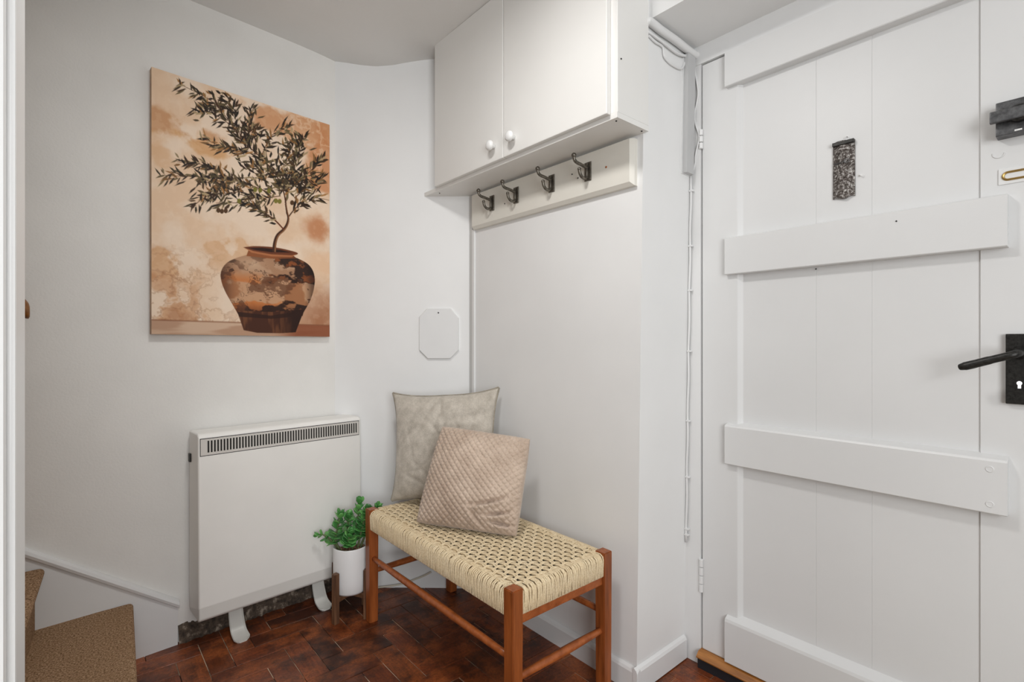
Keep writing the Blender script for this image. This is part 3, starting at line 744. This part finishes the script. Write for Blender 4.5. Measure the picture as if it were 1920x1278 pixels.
for i, y in enumerate(gu):                         # short cords
    P0, P1 = BX0-.004, BX1+.004
    if i in (0, nu-1): P0 += .018; P1 -= .018
    t = np.linspace(P0, P1, nv*5); ph = (t-gv[0])/pv
    for q in (-.5, .5):
        z = ST - .0014 - .0026*np.cos(np.pi*(ph + i)) 
        z = np.where((t < BX0+.010) | (t > BX1-.010), np.minimum(z, ST-.0005), z)
        wv.add(np.stack([t, y + q*.0047 + .0008*np.sin(t*60+i*2+q), z], 1), .0025, 7)
wv.build('woven_seat', be)
put(obj('weave_shade_sheet', bx((BX0+.008, BY0+.008, .368), (BX1-.008, BY1-.008, .372)), 'dark'), be)  # unseen black sheet added so the holes in the weave look shaded

# ------------------------------------------------------------------ cushions
def cushion(corners, thick, n, waffle=None, wrinkle=0, seed=0, pinch=.07, puff=2.2, folds=(), corner=.0):
    """corners TL TR BR BL as world points; returns mesh data and the rim line"""
    TL, TR, BR, BL = [np.array(c) for c in corners]; r = np.random.default_rng(seed)
    nrm = np.cross(TR-TL, BL-TL); nrm /= np.linalg.norm(nrm)
    if np.dot(nrm, np.array([0, 0, CAMH]) - TL) < 0: nrm = -nrm
    g = np.linspace(-1, 1, n); Uu, Vv = np.meshgrid(g, g)
    # sides curve in between the corners
    pu_ = Uu*(1 - pinch*(1-np.abs(Vv)**puff)*np.abs(Uu)**3); pv_ = Vv*(1 - pinch*(1-np.abs(Uu)**puff)*np.abs(Vv)**3)
    rc = 1 - corner*(Uu*Vv)**4; pu_ = pu_*rc; pv_ = pv_*rc
    s = (pu_+1)/2; t = (pv_+1)/2
    P = (TL*(1-s)[..., None] + TR*s[..., None])*(1-t)[..., None] + (BL*(1-s)[..., None] + BR*s[..., None])*t[..., None]
    h = np.clip((1-Uu**2), 0, 1)**.46 * np.clip((1-Vv**2), 0, 1)**.46
    out = []
    for sgn in (1, -1):
        d = h*thick/2
        if waffle and sgn > 0:
            a, amp_ = waffle; A = (Uu+Vv)*a; B = (Uu-Vv)*a
            cell = np.abs(np.sin(A))**.6*np.abs(np.sin(B))**.6
            d = d + amp_*cell*np.clip(h*4, 0, 1)
        w_ = np.zeros_like(h)
        for cx, cy, an, ln, wd, am in folds:
            a_ = (Uu-cx)*np.cos(an) + (Vv-cy)*np.sin(an); b_ = -(Uu-cx)*np.sin(an) + (Vv-cy)*np.cos(an) + .25*a_*a_
            w_ -= am*np.exp(-(b_/wd)**2 - (a_/ln)**2) - .5*am*np.exp(-((b_-.07)/.05)**2 - (a_/ln)**2)
        for _ in range(wrinkle):
            cx, cy, an, ln, wd, am = r.uniform(-.8, .8), r.uniform(-.8, .8), r.uniform(0, np.pi), r.uniform(.15, .45), r.uniform(.025, .06), r.uniform(.002, .005)
            a_ = (Uu-cx)*np.cos(an) + (Vv-cy)*np.sin(an); b_ = -(Uu-cx)*np.sin(an) + (Vv-cy)*np.cos(an)
            w_ -= am*np.exp(-(b_/wd)**2 - (a_/ln)**2)
        d = d + w_*np.clip(h*3, 0, 1)
        out.append(P + sgn*d[..., None]*nrm)
    return out, P, nrm
def cushion_obj(name, fb, parent, mat):
    n = fb[0].shape[0]; Vx = np.concatenate([fb[0].reshape(-1, 3), fb[1].reshape(-1, 3)])
    idx = np.arange(n*n).reshape(n, n)
    f1 = np.stack([idx[:-1, :-1], idx[1:, :-1], idx[1:, 1:], idx[:-1, 1:]], -1).reshape(-1, 4); f2 = f1[:, ::-1] + n*n
    me = np_mesh(name, Vx, np.concatenate([f1, f2])); bm = BM(); bm.from_mesh(me)
    bmesh.ops.remove_doubles(bm, verts=bm.verts, dist=.0002); bmesh.ops.recalc_face_normals(bm, faces=bm.faces); bm.to_mesh(me); bm.free()
    return put(obj(name, me, mat, smooth=True), parent)
SEAT = ST + .004
c1 = [cw(-.500, 2.150, .872), cw(-.050, 2.060, .905), cw(-.060, 1.955, SEAT+.006), cw(-.490, 2.075, SEAT+.006)]
fb, P, nn = cushion(c1, .14, 90, None, 34, 3, .105, 3.0)
q1 = empty('cushion', cw(-.27, 2.02, SEAT)); tag(q1, 'plain grey-beige velvet cushion with piped edges leaning into the corner', 'cushion')
cushion_obj('cover', fb, q1, 'velvet')
n = P.shape[0]; rim = [P[0, i] for i in range(n)] + [P[i, n-1] for i in range(1, n)] + [P[n-1, i] for i in range(n-2, -1, -1)] + [P[i, 0] for i in range(n-2, 0, -1)]
m = BM(); tube(m, [Vector(p) for p in rim[::2]] + [Vector(rim[0])], .0042, 8, False); put(obj('piping', m, 'velvet_edge', smooth=True), q1)
c2 = [cw(-.265, 1.935, .772), cw(.070, 1.835, .742), cw(.018, 1.690, SEAT+.004), cw(-.345, 1.825, SEAT+.004)]
fb, P, nn = cushion(c2, .165, 200, (25, .0060), 6, 8, .018, 2.0, corner=.028, folds=[(.45, .42, -.35, .30, .035, .022), (.62, .62, -.25, .22, .03, .022), (.72, .80, .1, .18, .03, .020), (.25, .75, .9, .2, .04, .010)])
q2 = empty('cushion', cw(-.16, 1.78, SEAT)); tag(q2, 'pinkish-beige waffle-textured plush cushion propped on the bench seat', 'cushion')
cushion_obj('cover', fb, q2, 'plush')

# ------------------------------------------------------------------ plant on its stand
pc_ = cw((657.5-960)/F*2.05, 2.05)
ps = empty('plant_stand', (pc_.x, pc_.y, 0)); tag(ps, 'dark wooden four-legged plant stand between heater and bench', 'plant stand')
lo_ = Vector((SY, -CY, 0))*-.035 + Vector((CY, SY, 0))*-.0735; ang0 = math.atan2(lo_.y, lo_.x); lr = lo_.length + .0005
for k in range(4):
    a_ = ang0 + k*math.pi/2; x, y = lr*math.cos(a_), lr*math.sin(a_)
    m = bx((-.0105, -.0105, 0), (.0105, .0105, .192), .001, 1)
    o = obj('leg', m, 'stand', ps, (x, y, 0)); o.rotation_euler.z = YAW + (.9 if k == 0 else 0)
for k in range(2):
    m = bx((-lr, -.008, .078), (lr, .008, .096), .001, 1); o = obj('crossbar', m, 'stand', ps); o.rotation_euler.z = ang0 + k*math.pi/2
pt = empty('potted_succulent', (pc_.x, pc_.y, .096)); tag(pt, 'green succulent in a white cylindrical pot on the wooden stand', 'plant')
put_pot = lathe([(.050, 0), (.060, .002), (.0645, .010), (.0665, .05), (.0672, .176), (.066, .180), (.063, .180), (.0615, .176), (.0612, .150)], 48)
obj('pot', put_pot, 'pot', pt, smooth=False)
for p in pt.children[0].data.polygons: p.use_smooth = len(p.vertices) == 4
m = BM()
for k in range(190):
    r_ = .058*math.sqrt(random.random()); a_ = random.random()*6.283; s_ = random.uniform(.0035, .0065)
    mt = Matrix.Translation((r_*math.cos(a_), r_*math.sin(a_), .158 + random.uniform(-.004, .003))) @ Matrix.Rotation(random.random()*6, 4, 'Z') @ Matrix.Diagonal((s_*1.2, s_, s_*.8, 1))
    bmesh.ops.create_icosphere(m, subdivisions=1, radius=1, matrix=mt)
lathe([(.061, 0), (.061, .004)], 32, m, (0, 0, .150))
o = obj('pebbles', m, 'pebble', pt); o['kind'] = 'stuff'
# succulent leaf: plump paddle, base at origin, along +x
def leaf_mesh():
    nl_, ns_ = 7, 8; V = []; 
    for i in range(nl_):
        t = i/(nl_-1); wd = .36*math.sin(math.pi*min(1, .06 + .88*t**1.25))**.75 + .05; wd = max(wd, .06); thk = .085*(1-.4*t) * (1 if i < nl_-1 else .5)
        for k in range(ns_):
            a_ = 2*math.pi*k/ns_
            V.append((t, wd*math.cos(a_), thk*math.sin(a_) + .22*t*t - .10*(math.cos(a_)**2)*0))
    Fq = [(i*ns_+k, i*ns_+(k+1)%ns_, (i+1)*ns_+(k+1)%ns_, (i+1)*ns_+k) for i in range(nl_-1) for k in range(ns_)]
    me = np_mesh('leaf', V, Fq); bm = BM(); bm.from_mesh(me)
    bm.verts.ensure_lookup_table(); bm.faces.new([bm.verts[k] for k in range(ns_)][::-1]); bm.faces.new([bm.verts[(nl_-1)*ns_+k] for k in range(ns_)])
    bmesh.ops.recalc_face_normals(bm, faces=bm.faces); bm.to_mesh(me); bm.free()
    for p in me.polygons: p.use_smooth = True
    me.materials.append(M['leaf']); return me
LM = leaf_mesh()
right = Vector((SY, -CY, 0)); fwd = Vector((CY, SY, 0))                  # picture right / away
# stems given as offsets (right, away, up) in metres from the pot centre at soil level
SC = 2.05/F
def sp_(px, py, aw): return right*((px-657)*SC) + fwd*aw + Vector((0, 0, (1018-py)*SC + .165))
stems = [([(640, 1022, -.01), (632, 1000, -.02), (636, 975, -.02), (640, 952, -.015)], 7, .037),
         ([(636, 1020, -.005), (624, 1000, -.02), (612, 988, -.03), (603, 986, -.035)], 4, .027),
         ([(660, 1022, 0), (662, 1000, .0), (668, 970, .01), (672, 936, .01)], 8, .036),
         ([(654, 1012, -.030), (656, 1002, -.040), (660, 992, -.044), (663, 980, -.042)], 7, .032),
         ([(668, 1022, .01), (676, 990, .0), (684, 962, -.005), (688, 946, .0)], 7, .036),
         ([(672, 1022, .02), (684, 990, .02), (696, 962, .02), (706, 944, .02)], 7, .034),
         ([(648, 1022, .01), (648, 995, .015), (650, 972, .015), (652, 960, .015)], 6, .033)]
for pts, whorls, ls in stems:
    path = smooth_path([sp_(*p) for p in pts], 8); m = BM(); tube(m, path, [.0048 - .0026*i/(len(path)-1) for i in range(len(path))], 8)
    s_ = obj('stem', m, 'stem', pt, smooth=True)
    for q in range(whorls):
        t = .30 + .70*q/(whorls-1) if whorls > 1 else 1; i_ = min(len(path)-1, int(t*(len(path)-1))); p = path[i_]
        tg = (path[min(i_+1, len(path)-1)] - path[max(i_-1, 0)]).normalized()
        ax = tg.orthogonal().normalized(); nlv = 4 if q < whorls-1 else 5
        for k in range(nlv):
            a_ = q*.8 + k*2*math.pi/nlv + random.uniform(-.25, .25)
            rad = Matrix.Rotation(a_, 3, tg) @ ax; el = .15 + .75*(q/(whorls-1))**2 + random.uniform(-.12, .12)
            d = (rad*math.cos(el) + tg*math.sin(el)).normalized(); zz = (tg*math.cos(el) - rad*math.sin(el)).normalized(); yy = zz.cross(d)
            L_ = ls*(1.12 - .38*q/(whorls-1))*random.uniform(.85, 1.15)
            lf = obj('leaf', LM); lf.parent = s_
            R3 = Matrix((d, yy, zz)).transposed().to_4x4(); lf.matrix_local = Matrix.Translation(p) @ R3 @ Matrix.Diagonal((L_, L_, L_, 1))

# cable lying along the foot of the back wall
ca = [K + D2*t + N2*o_ + Vector((0, 0, z)) for t, o_, z in ((.04, .03, .012), (.14, .022, .006), (.22, .016, .010), (.30, .012, .022), (.38, .010, .05), (.43, .012, .075))]
m = BM(); tube(m, smooth_path(ca), .0035, 8); tag(obj('power_cable', m, 'cable', smooth=True), 'thin beige cable lying along the wall foot behind the bench', 'cable')

# ------------------------------------------------------------------ canvas picture
def fbm(h, w_, base, octs, seed, ax=1.0):
    r = np.random.default_rng(seed); out = np.zeros((h, w_)); amp_ = 1; tot = 0
    for o_ in range(octs):
        gy, gx = int(base*2**o_)+2, max(2, int(base*2**o_*ax*w_/h)+2)
        G = r.random((gy+1, gx+1)); yy = np.linspace(0, gy-1e-3, h); xx = np.linspace(0, gx-1e-3, w_)
        yi = yy.astype(int); xi = xx.astype(int); fy = yy-yi; fx_ = xx-xi; fy = (fy*fy*(3-2*fy))[:, None]; fx_ = (fx_*fx_*(3-2*fx_))[None]
        a_ = G[yi][:, xi]; b_ = G[yi][:, xi+1]; c_ = G[yi+1][:, xi]; d_ = G[yi+1][:, xi+1]
        out += amp_*((a_*(1-fx_)+b_*fx_)*(1-fy) + (c_*(1-fx_)+d_*fx_)*fy); tot += amp_; amp_ *= .55
    out /= tot; return np.clip((out-.5)*1.9+.5, 0, 1)
def homog(src, dst):
    A = []; B = []
    for (x, y), (u, v) in zip(src, dst):
        A += [[x, y, 1, 0, 0, 0, -u*x, -u*y], [0, 0, 0, x, y, 1, -v*x, -v*y]]; B += [u, v]
    return np.append(np.linalg.solve(np.array(A, float), np.array(B, float)), 1).reshape(3, 3)
PW, PH = 424, 612
Hm = homog([(82, 52), (851, 305), (858, 1232), (72, 1218)], [(0, 0), (1, 0), (1, 1), (0, 1)])
def zp(x, y):
    q = Hm @ np.array([x, y, 1.0]); return np.array([q[0]/q[2]*PW, q[1]/q[2]*PH])
img = np.zeros((PH, PW, 3)); YY, XX = np.mgrid[0:PH, 0:PW]; S_ = XX/PW; T_ = YY/PH
rgb = lambda *c: np.array(c, float)
ss = lambda a, b, x: (lambda t: t*t*(3-2*t))(np.clip((x-a)/(b-a), 0, 1))
def lay(mask, col):
    global img
    mk = np.clip(mask, 0, 1)[..., None]; img = img*(1-mk) + col*mk
n1 = fbm(PH, PW, 3, 6, 1); n2 = fbm(PH, PW, 5, 6, 2); n3 = fbm(PH, PW, 9, 5, 3); n4 = fbm(PH, PW, 40, 3, 4)
lay(np.ones((PH, PW)), rgb(228, 208, 188))
blob = lambda cx, cy, rx, ry: np.exp(-((S_-cx)/rx)**2 - ((T_-cy)/ry)**2)
w1 = fbm(PH, PW, 4, 7, 41); w2 = fbm(PH, PW, 6, 7, 42); w3 = fbm(PH, PW, 12, 6, 43); w4 = fbm(PH, PW, 26, 5, 44)
lay(ss(.40, .75, w1*.6 + .4*w3)*.55, rgb(216, 182, 150))
lay(ss(.35, .62, blob(.10, .20, .28, .075)*(.25+1.1*w2+.25*(w4-.5)))*.85, rgb(196, 150, 112))
lay(ss(.35, .70, blob(.27, .235, .24, .06)*(.2+1.1*w3))*.75, rgb(206, 160, 114))
lay(ss(.35, .62, blob(.02, .30, .10, .10)*(.3+w2))*.6, rgb(210, 170, 132))
lay(ss(.28, .62, blob(.80, .07, .42, .10)*(.25+1.1*w3))*.85, rgb(202, 152, 114))
lay(ss(.28, .62, blob(.98, .22, .16, .22)*(.3+w2))*.8, rgb(196, 138, 98))
lay((ss(.44, .50, w3*.7+.3*w4)-ss(.54, .62, w3*.7+.3*w4))*.35*ss(.55, .8, S_)*(1-ss(.2, .3, T_)), rgb(236, 216, 194))
lay(ss(.30, .66, blob(.98, .50, .18, .10)*(.3+w1))*.75, rgb(186, 126, 88))
lay(ss(.30, .62, blob(.97, .66, .22, .06)*(.3+1.0*w2))*.65, rgb(224, 190, 160))
lay(ss(.36, .60, blob(.08, .70, .30, .12)*(.2+1.2*w2+.3*(w4-.5)))*.8, rgb(204, 162, 124))
lay(ss(.40, .60, blob(.42, .66, .20, .10)*(.1+1.2*w3))*.6, rgb(206, 162, 122))
edge = blob(.10, .93, .40, .16)*(.12+1.3*w2+.45*(w4-.5))
lay(ss(.28, .46, edge)*.75, rgb(194, 148, 112)); lay(ss(.45, .75, edge)*.6, rgb(170, 122, 90)); lay((ss(.27, .29, edge)-ss(.31, .35, edge))*.30, rgb(160, 116, 86))
lay((ss(.46, .50, w3*.6+.4*w4)-ss(.52, .58, w3*.6+.4*w4))*.30*ss(.6, .8, T_)*(1-ss(.3, .45, S_)), rgb(150, 108, 80))
lay(ss(.5, .75, w4)*.18*ss(.55, .8, T_), rgb(236, 216, 194))
lay(ss(.62, .95, S_)*ss(.70, .88, T_)*.85*(.55+.55*w2), rgb(156, 104, 74))
lay(ss(.55, .8, n4)*.10, rgb(245, 226, 204))
lay(blob(.40, .80, .16, .14)*.55, rgb(230, 212, 194))
# ledge
led = ss(.943, .948, T_); lay(led, rgb(205, 178, 156)); lay(led*ss(.45, .8, fbm(PH, PW, 30, 3, 9, .12))*.5, rgb(166, 128, 104)); lay(led*ss(.62, .80, S_)*.8, rgb(140, 84, 60))
lay((ss(.940, .944, T_)-ss(.946, .950, T_))*.5, rgb(130, 88, 66))
# shapes
def poly(pts, soft=1.2):
    P = np.array(pts); x0, y0 = np.floor(P.min(0)-3).astype(int); x1, y1 = np.ceil(P.max(0)+3).astype(int)
    mk = np.zeros((PH, PW)); x0, y0 = max(x0, 0), max(y0, 0); x1, y1 = min(x1, PW), min(y1, PH)
    if x1 <= x0 or y1 <= y0: return mk
    yy, xx = np.mgrid[y0:y1, x0:x1]; ins = np.zeros(xx.shape, bool); dist = np.full(xx.shape, 1e9)
    for (ax_, ay_), (bx_, by_) in zip(P, np.roll(P, -1, 0)):
        with np.errstate(divide='ignore', invalid='ignore'):
            cond = ((ay_ > yy) != (by_ > yy)) & (xx < (bx_-ax_)*(yy-ay_)/(by_-ay_+1e-12)+ax_)
        ins ^= cond; L2 = (bx_-ax_)**2+(by_-ay_)**2+1e-9; t = np.clip(((xx-ax_)*(bx_-ax_)+(yy-ay_)*(by_-ay_))/L2, 0, 1)
        dist = np.minimum(dist, np.hypot(xx-ax_-t*(bx_-ax_), yy-ay_-t*(by_-ay_)))
    sd = np.where(ins, dist, -dist); mk[y0:y1, x0:x1] = np.clip(sd/soft+.5, 0, 1); return mk
Z = lambda pts: [zp(*p) for p in pts]
def curve(pts, n_=6): return [np.array(p[:2]) for p in smooth_path([(a_, b_, 0) for a_, b_ in pts], n_)]
potL = curve([(492, 868), (440, 884), (400, 908), (380, 945), (383, 985), (400, 1030), (428, 1080), (455, 1128)])
potR = curve([(742, 1122), (768, 1075), (785, 1025), (790, 975), (780, 935), (755, 905), (712, 882)])
body_ = poly(Z([tuple(p) for p in potL] + [tuple(p) for p in potR]))
pb0 = zp(380, 1000)[0]; pb1 = zp(790, 1000)[0]; ptop = zp(585, 870)[1]; pbot = zp(590, 1130)[1]
ps_ = (XX-pb0)/(pb1-pb0); pt_ = (YY-ptop)/(pbot-ptop)
lay(body_, rgb(168, 122, 90))
q3 = fbm(PH, PW, 10, 6, 51); q4 = fbm(PH, PW, 22, 5, 52, .6); q5 = fbm(PH, PW, 8, 6, 53, .5)
lay(body_*ss(.40, .60, q3)*.75, rgb(204, 168, 138)); lay(body_*(1-ss(.25, .50, pt_+.25*(q4-.5)))*.55, rgb(178, 150, 128))
lay(body_*ss(.48, .58, q5)*.8*ss(.25, .5, pt_)*(1-ss(.5, .75, ps_)), rgb(196, 124, 74))
lay(body_*ss(.56, .66, q4)*.6, rgb(96, 66, 50))
dk = ss(.52, .60, ps_*.62 + .75*(q5-.5) + .45*(q4-.5) + .16); lay(body_*dk*.88, rgb(56, 40, 34))
lay(body_*dk*ss(.55, .66, q3*.5+.5*q4)*.8, rgb(168, 104, 64)); lay(body_*dk*ss(.60, .70, q5*.4+.6*q4)*.5, rgb(120, 90, 72))
crk = np.abs(q4-.5); lay(body_*(1-ss(.0, .035, crk))*.55*ss(.4, .6, q3), rgb(62, 42, 34))
lay(body_*(1-ss(.0, .16, ps_))*.6, rgb(84, 60, 48)); lay(body_*ss(.86, 1.0, ps_)*.5, rgb(34, 24, 21)); lay(body_*ss(.78, 1.02, pt_)*.5, rgb(62, 40, 31))
lay(body_*np.exp(-((ps_-.28)/.16)**2-((pt_-.16)/.10)**2)*.35, rgb(226, 202, 176))
bs = poly(Z([(450, 1112), (480, 1200), (540, 1212), (640, 1214), (708, 1210), (746, 1108), (600, 1120)])); lay(bs, rgb(88, 58, 44)); lay(bs*ss(.4, .7, fbm(PH, PW, 6, 4, 31, 6))*.6, rgb(140, 98, 70)); lay(bs*ss(.5, .8, ps_)*.6, rgb(46, 30, 25))
bd = poly(Z([(452, 1118), (460, 1140), (600, 1150), (738, 1138), (745, 1112), (600, 1136)])); lay(bd*.8, rgb(64, 42, 33))
nk = poly(Z([(500, 848), (492, 872), (600, 884), (712, 884), (690, 866)])); lay(nk, rgb(150, 98, 66)); lay(nk*ss(.5, .9, ps_)*.6, rgb(84, 54, 40))
rim_ = poly(Z([tuple(p) for p in curve([(478, 834), (530, 829), (610, 834), (680, 848), (716, 861), (690, 871), (600, 866), (520, 850), (478, 834)])][:-1])); lay(rim_, rgb(120, 76, 54))
lay(poly(Z([(500, 837), (560, 836), (640, 846), (690, 858), (600, 856), (530, 846)])), rgb(64, 40, 31))
lay(poly(Z([(486, 838), (520, 850), (600, 865), (690, 870), (712, 864), (690, 878), (600, 874), (515, 858)]))*.8, rgb(186, 128, 92))
# trunk and branches
def stroke(pts, w0, w1, col, hi=None):
    c_ = np.array(Z([tuple(p) for p in curve(pts, 6)])); n_ = len(c_); tg = np.gradient(c_, axis=0); tg /= np.linalg.norm(tg, axis=1)[:, None]+1e-9; nr = np.stack([-tg[:, 1], tg[:, 0]], 1)
    wd = np.linspace(w0, w1, n_)[:, None]/2; lay(poly(list(c_+nr*wd) + list((c_-nr*wd)[::-1]), 1.0), col)
    if hi is not None: lay(poly(list(c_+nr*wd) + list((c_+nr*wd*.2)[::-1]), 1.0)*.8, hi)
    return c_
br = rgb(92, 62, 44); hi = rgb(160, 118, 86)
branches = [
 ([(676, 700), (700, 670), (740, 635), (790, 620), (850, 630)], 3.2, 1), ([(655, 757), (610, 710), (560, 680), (520, 650), (450, 640), (360, 640)], 3.6, 1),
 ([(668, 690), (655, 600), (620, 520), (540, 430), (470, 370), (420, 290), (340, 200), (210, 130)], 4, 1), ([(660, 640), (690, 520), (715, 430), (725, 350)], 3, 1),
 ([(660, 600), (740, 530), (790, 480), (820, 445)], 2.6, 1), ([(600, 600), (500, 560), (400, 535), (270, 525), (140, 520)], 3, 1), ([(480, 590), (380, 600), (320, 610), (250, 660)], 2, 1),
 ([(540, 430), (470, 420), (400, 400), (305, 362)], 2, 1), ([(510, 400), (500, 320), (525, 215)], 2, 1), ([(560, 430), (600, 350), (665, 318)], 2, 1), ([(700, 620), (770, 560), (825, 530)], 2.4, 1),
 ([(420, 300), (340, 250), (280, 240)], 1.8, 1), ([(590, 590), (560, 510), (510, 470)], 2, 1), ([(400, 535), (330, 480), (190, 460)], 1.8, 1), ([(640, 610), (560, 620), (500, 610)], 2, 1), ([(470, 370), (440, 260), (400, 160)], 1.8, 1), ([(620, 520), (680, 440), (660, 400)], 1.8, 1)]
leaves = []; r = np.random.default_rng(5)
for pts, w0, w1 in branches:
    stroke(pts, w0, w1, br)
    cv = curve(pts, 14); L_ = len(cv)
    seglen = sum(np.linalg.norm(cv[i+1]-cv[i]) for i in range(L_-1)); cnt_ = int(seglen/4.6)
    for _ in range(cnt_):
        t = r.uniform(.18, 1.0); i = min(L_-2, int(t*(L_-1))); p = cv[i] + r.normal(0, 9, 2); d = cv[i+1]-cv[i]; a_ = math.atan2(d[1], d[0]) + r.choice([-1, 1])*r.uniform(.15, 1.1)
        leaves.append((p, a_, r.uniform(26, 52), r.uniform(5.5, 10)))
stroke([(612, 854), (616, 815), (628, 782), (654, 757), (668, 735), (674, 708), (668, 680), (662, 645)], 9.5, 4, rgb(84, 56, 40), hi)
stroke([(655, 757), (610, 712), (560, 682)], 3.6, 2.5, rgb(120, 74, 52))
for cx, cy, rx, ry, c_ in ((520, 350, 60, 45, 60), (650, 540, 110, 60, 130), (400, 560, 120, 50, 110), (740, 540, 70, 60, 80), (560, 480, 120, 60, 60), (350, 220, 70, 60, 40), (700, 400, 60, 60, 35)):
    for _ in range(c_):
        leaves.append((np.array([r.normal(cx, rx*.5), r.normal(cy, ry*.5)]), r.uniform(0, 6.28), r.uniform(24, 46), r.uniform(5.5, 10)))
pal = [rgb(62, 52, 42), rgb(50, 43, 37), rgb(80, 70, 54), rgb(98, 88, 66), rgb(120, 106, 80), rgb(160, 142, 112), rgb(72, 55, 42), rgb(150, 114, 76), rgb(56, 46, 40), rgb(84, 66, 48)]
order = r.permutation(len(leaves))
for q in order:
    p, a_, ln, wd = leaves[q]; d = np.array([math.cos(a_), math.sin(a_)]); nn_ = np.array([-d[1], d[0]]); bend = r.uniform(-.12, .12)
    pts = [p, p+d*ln*.25+nn_*wd*.42, p+d*ln*.6+nn_*(wd*.5+ln*bend), p+d*ln+nn_*ln*bend, p+d*ln*.6-nn_*(wd*.5-ln*bend), p+d*ln*.25-nn_*wd*.42]
    P = np.array(Z(pts)); x0, y0 = np.floor(P.min(0)-2).astype(int); x1, y1 = np.ceil(P.max(0)+3).astype(int)
    if x0 < 0 or y0 < 0 or x1 > PW or y1 > PH: continue
    yy, xx = np.mgrid[y0:y1, x0:x1]; sd = np.full(xx.shape, 1e9); sgn = np.sign(np.cross(P[1]-P[0], P[2]-P[0])) or 1
    for A_, B_ in zip(P, np.roll(P, -1, 0)):
        e = B_-A_; l_ = np.hypot(*e)+1e-9; sd = np.minimum(sd, sgn*(e[0]*(yy-A_[1])-e[1]*(xx-A_[0]))/l_)
    mk = np.clip(sd/.9+.6, 0, 1)[..., None]*.95; col = pal[r.integers(len(pal))]*r.uniform(.85, 1.15)
    img[y0:y1, x0:x1] = img[y0:y1, x0:x1]*(1-mk) + col*mk
for x, y in ((530, 583), (552, 585), (590, 588), (460, 632), (620, 632), (636, 634), (385, 676), (370, 672), (402, 674), (690, 640)):
    a_ = [(x+9*math.cos(t), y+11*math.sin(t)) for t in np.linspace(0, 6.28, 10)[:-1]]; lay(poly(Z(a_))*.95, rgb(128, 122, 62) if y < 640 else rgb(90, 66, 44))
img = np.clip((img-190)*1.14+184, 0, 255)/255; lin = np.where(img <= .04045, img/12.92, ((img+.055)/1.055)**2.4)
lin = np.clip(lin*1.02, 0, 1)
OFFP = .030
tl = onwall(284, 124, K, N1, OFFP); tr = onwall(618, 233, K, N1, OFFP); bl = onwall(281, 625, K, N1, OFFP); brp = onwall(619, 630, K, N1, OFFP)
zt_, zb_ = (tl.z+tr.z)/2, (bl.z+brp.z)/2
pic = empty('canvas_picture', (tl+brp)/2 - N1*OFFP); tag(pic, 'canvas print of an olive tree in a weathered brown pot, hung above the heater', 'picture')
A_ = np.array(tl); B_ = np.array(tr); Cc = np.array(bl); Dd = np.array(brp)
# keep it a true rectangle in the wall plane
A_[2] = tl.z; B_[2] = tr.z; Cc[:2] = A_[:2]; Dd[:2] = B_[:2]
s_ = ((np.arange(PW)+0)/(PW-1))[None, :, None]; t_ = ((np.arange(PH))/(PH-1))[:, None, None]
Pg = (A_*(1-s_)+B_*s_)*(1-t_) + (Cc*(1-s_)+Dd*s_)*t_
idx = np.arange(PW*PH).reshape(PH, PW); Fq = np.stack([idx[:-1, :-1], idx[1:, :-1], idx[1:, 1:], idx[:-1, 1:]], -1).reshape(-1, 4)
me = np_mesh('printed_face', Pg.reshape(-1, 3), Fq)
ca_ = me.color_attributes.new('print', 'FLOAT_COLOR', 'POINT'); rgba = np.ones((PH*PW, 4), np.float32); rgba[:, :3] = lin.reshape(-1, 3); ca_.data.foreach_set('color', rgba.ravel())
pm = N('printed_canvas', .6, spec=.3); at = pm.n('ShaderNodeAttribute', attribute_name='print'); pm.color(at.outputs['Color']); pm.bump(pm.noise(900, 2), .12, .0005)
put(obj('printed_face', me, pm.m), pic)
nW = np.array(N1)
quad = [A_, B_, Dd, Cc]
M['canvas_edge'] = wood('canvas_edge', srgb(150, 108, 76), srgb(206, 172, 140), .6, (1, 1, 1), 9)
bm = hexa([Vector(q - nW*(OFFP+.001)) for q in quad], [Vector(q - nW*.0006) for q in quad]); put(obj('canvas_frame', bm, 'canvas_edge'), pic)
bpy.context.view_layer.update()
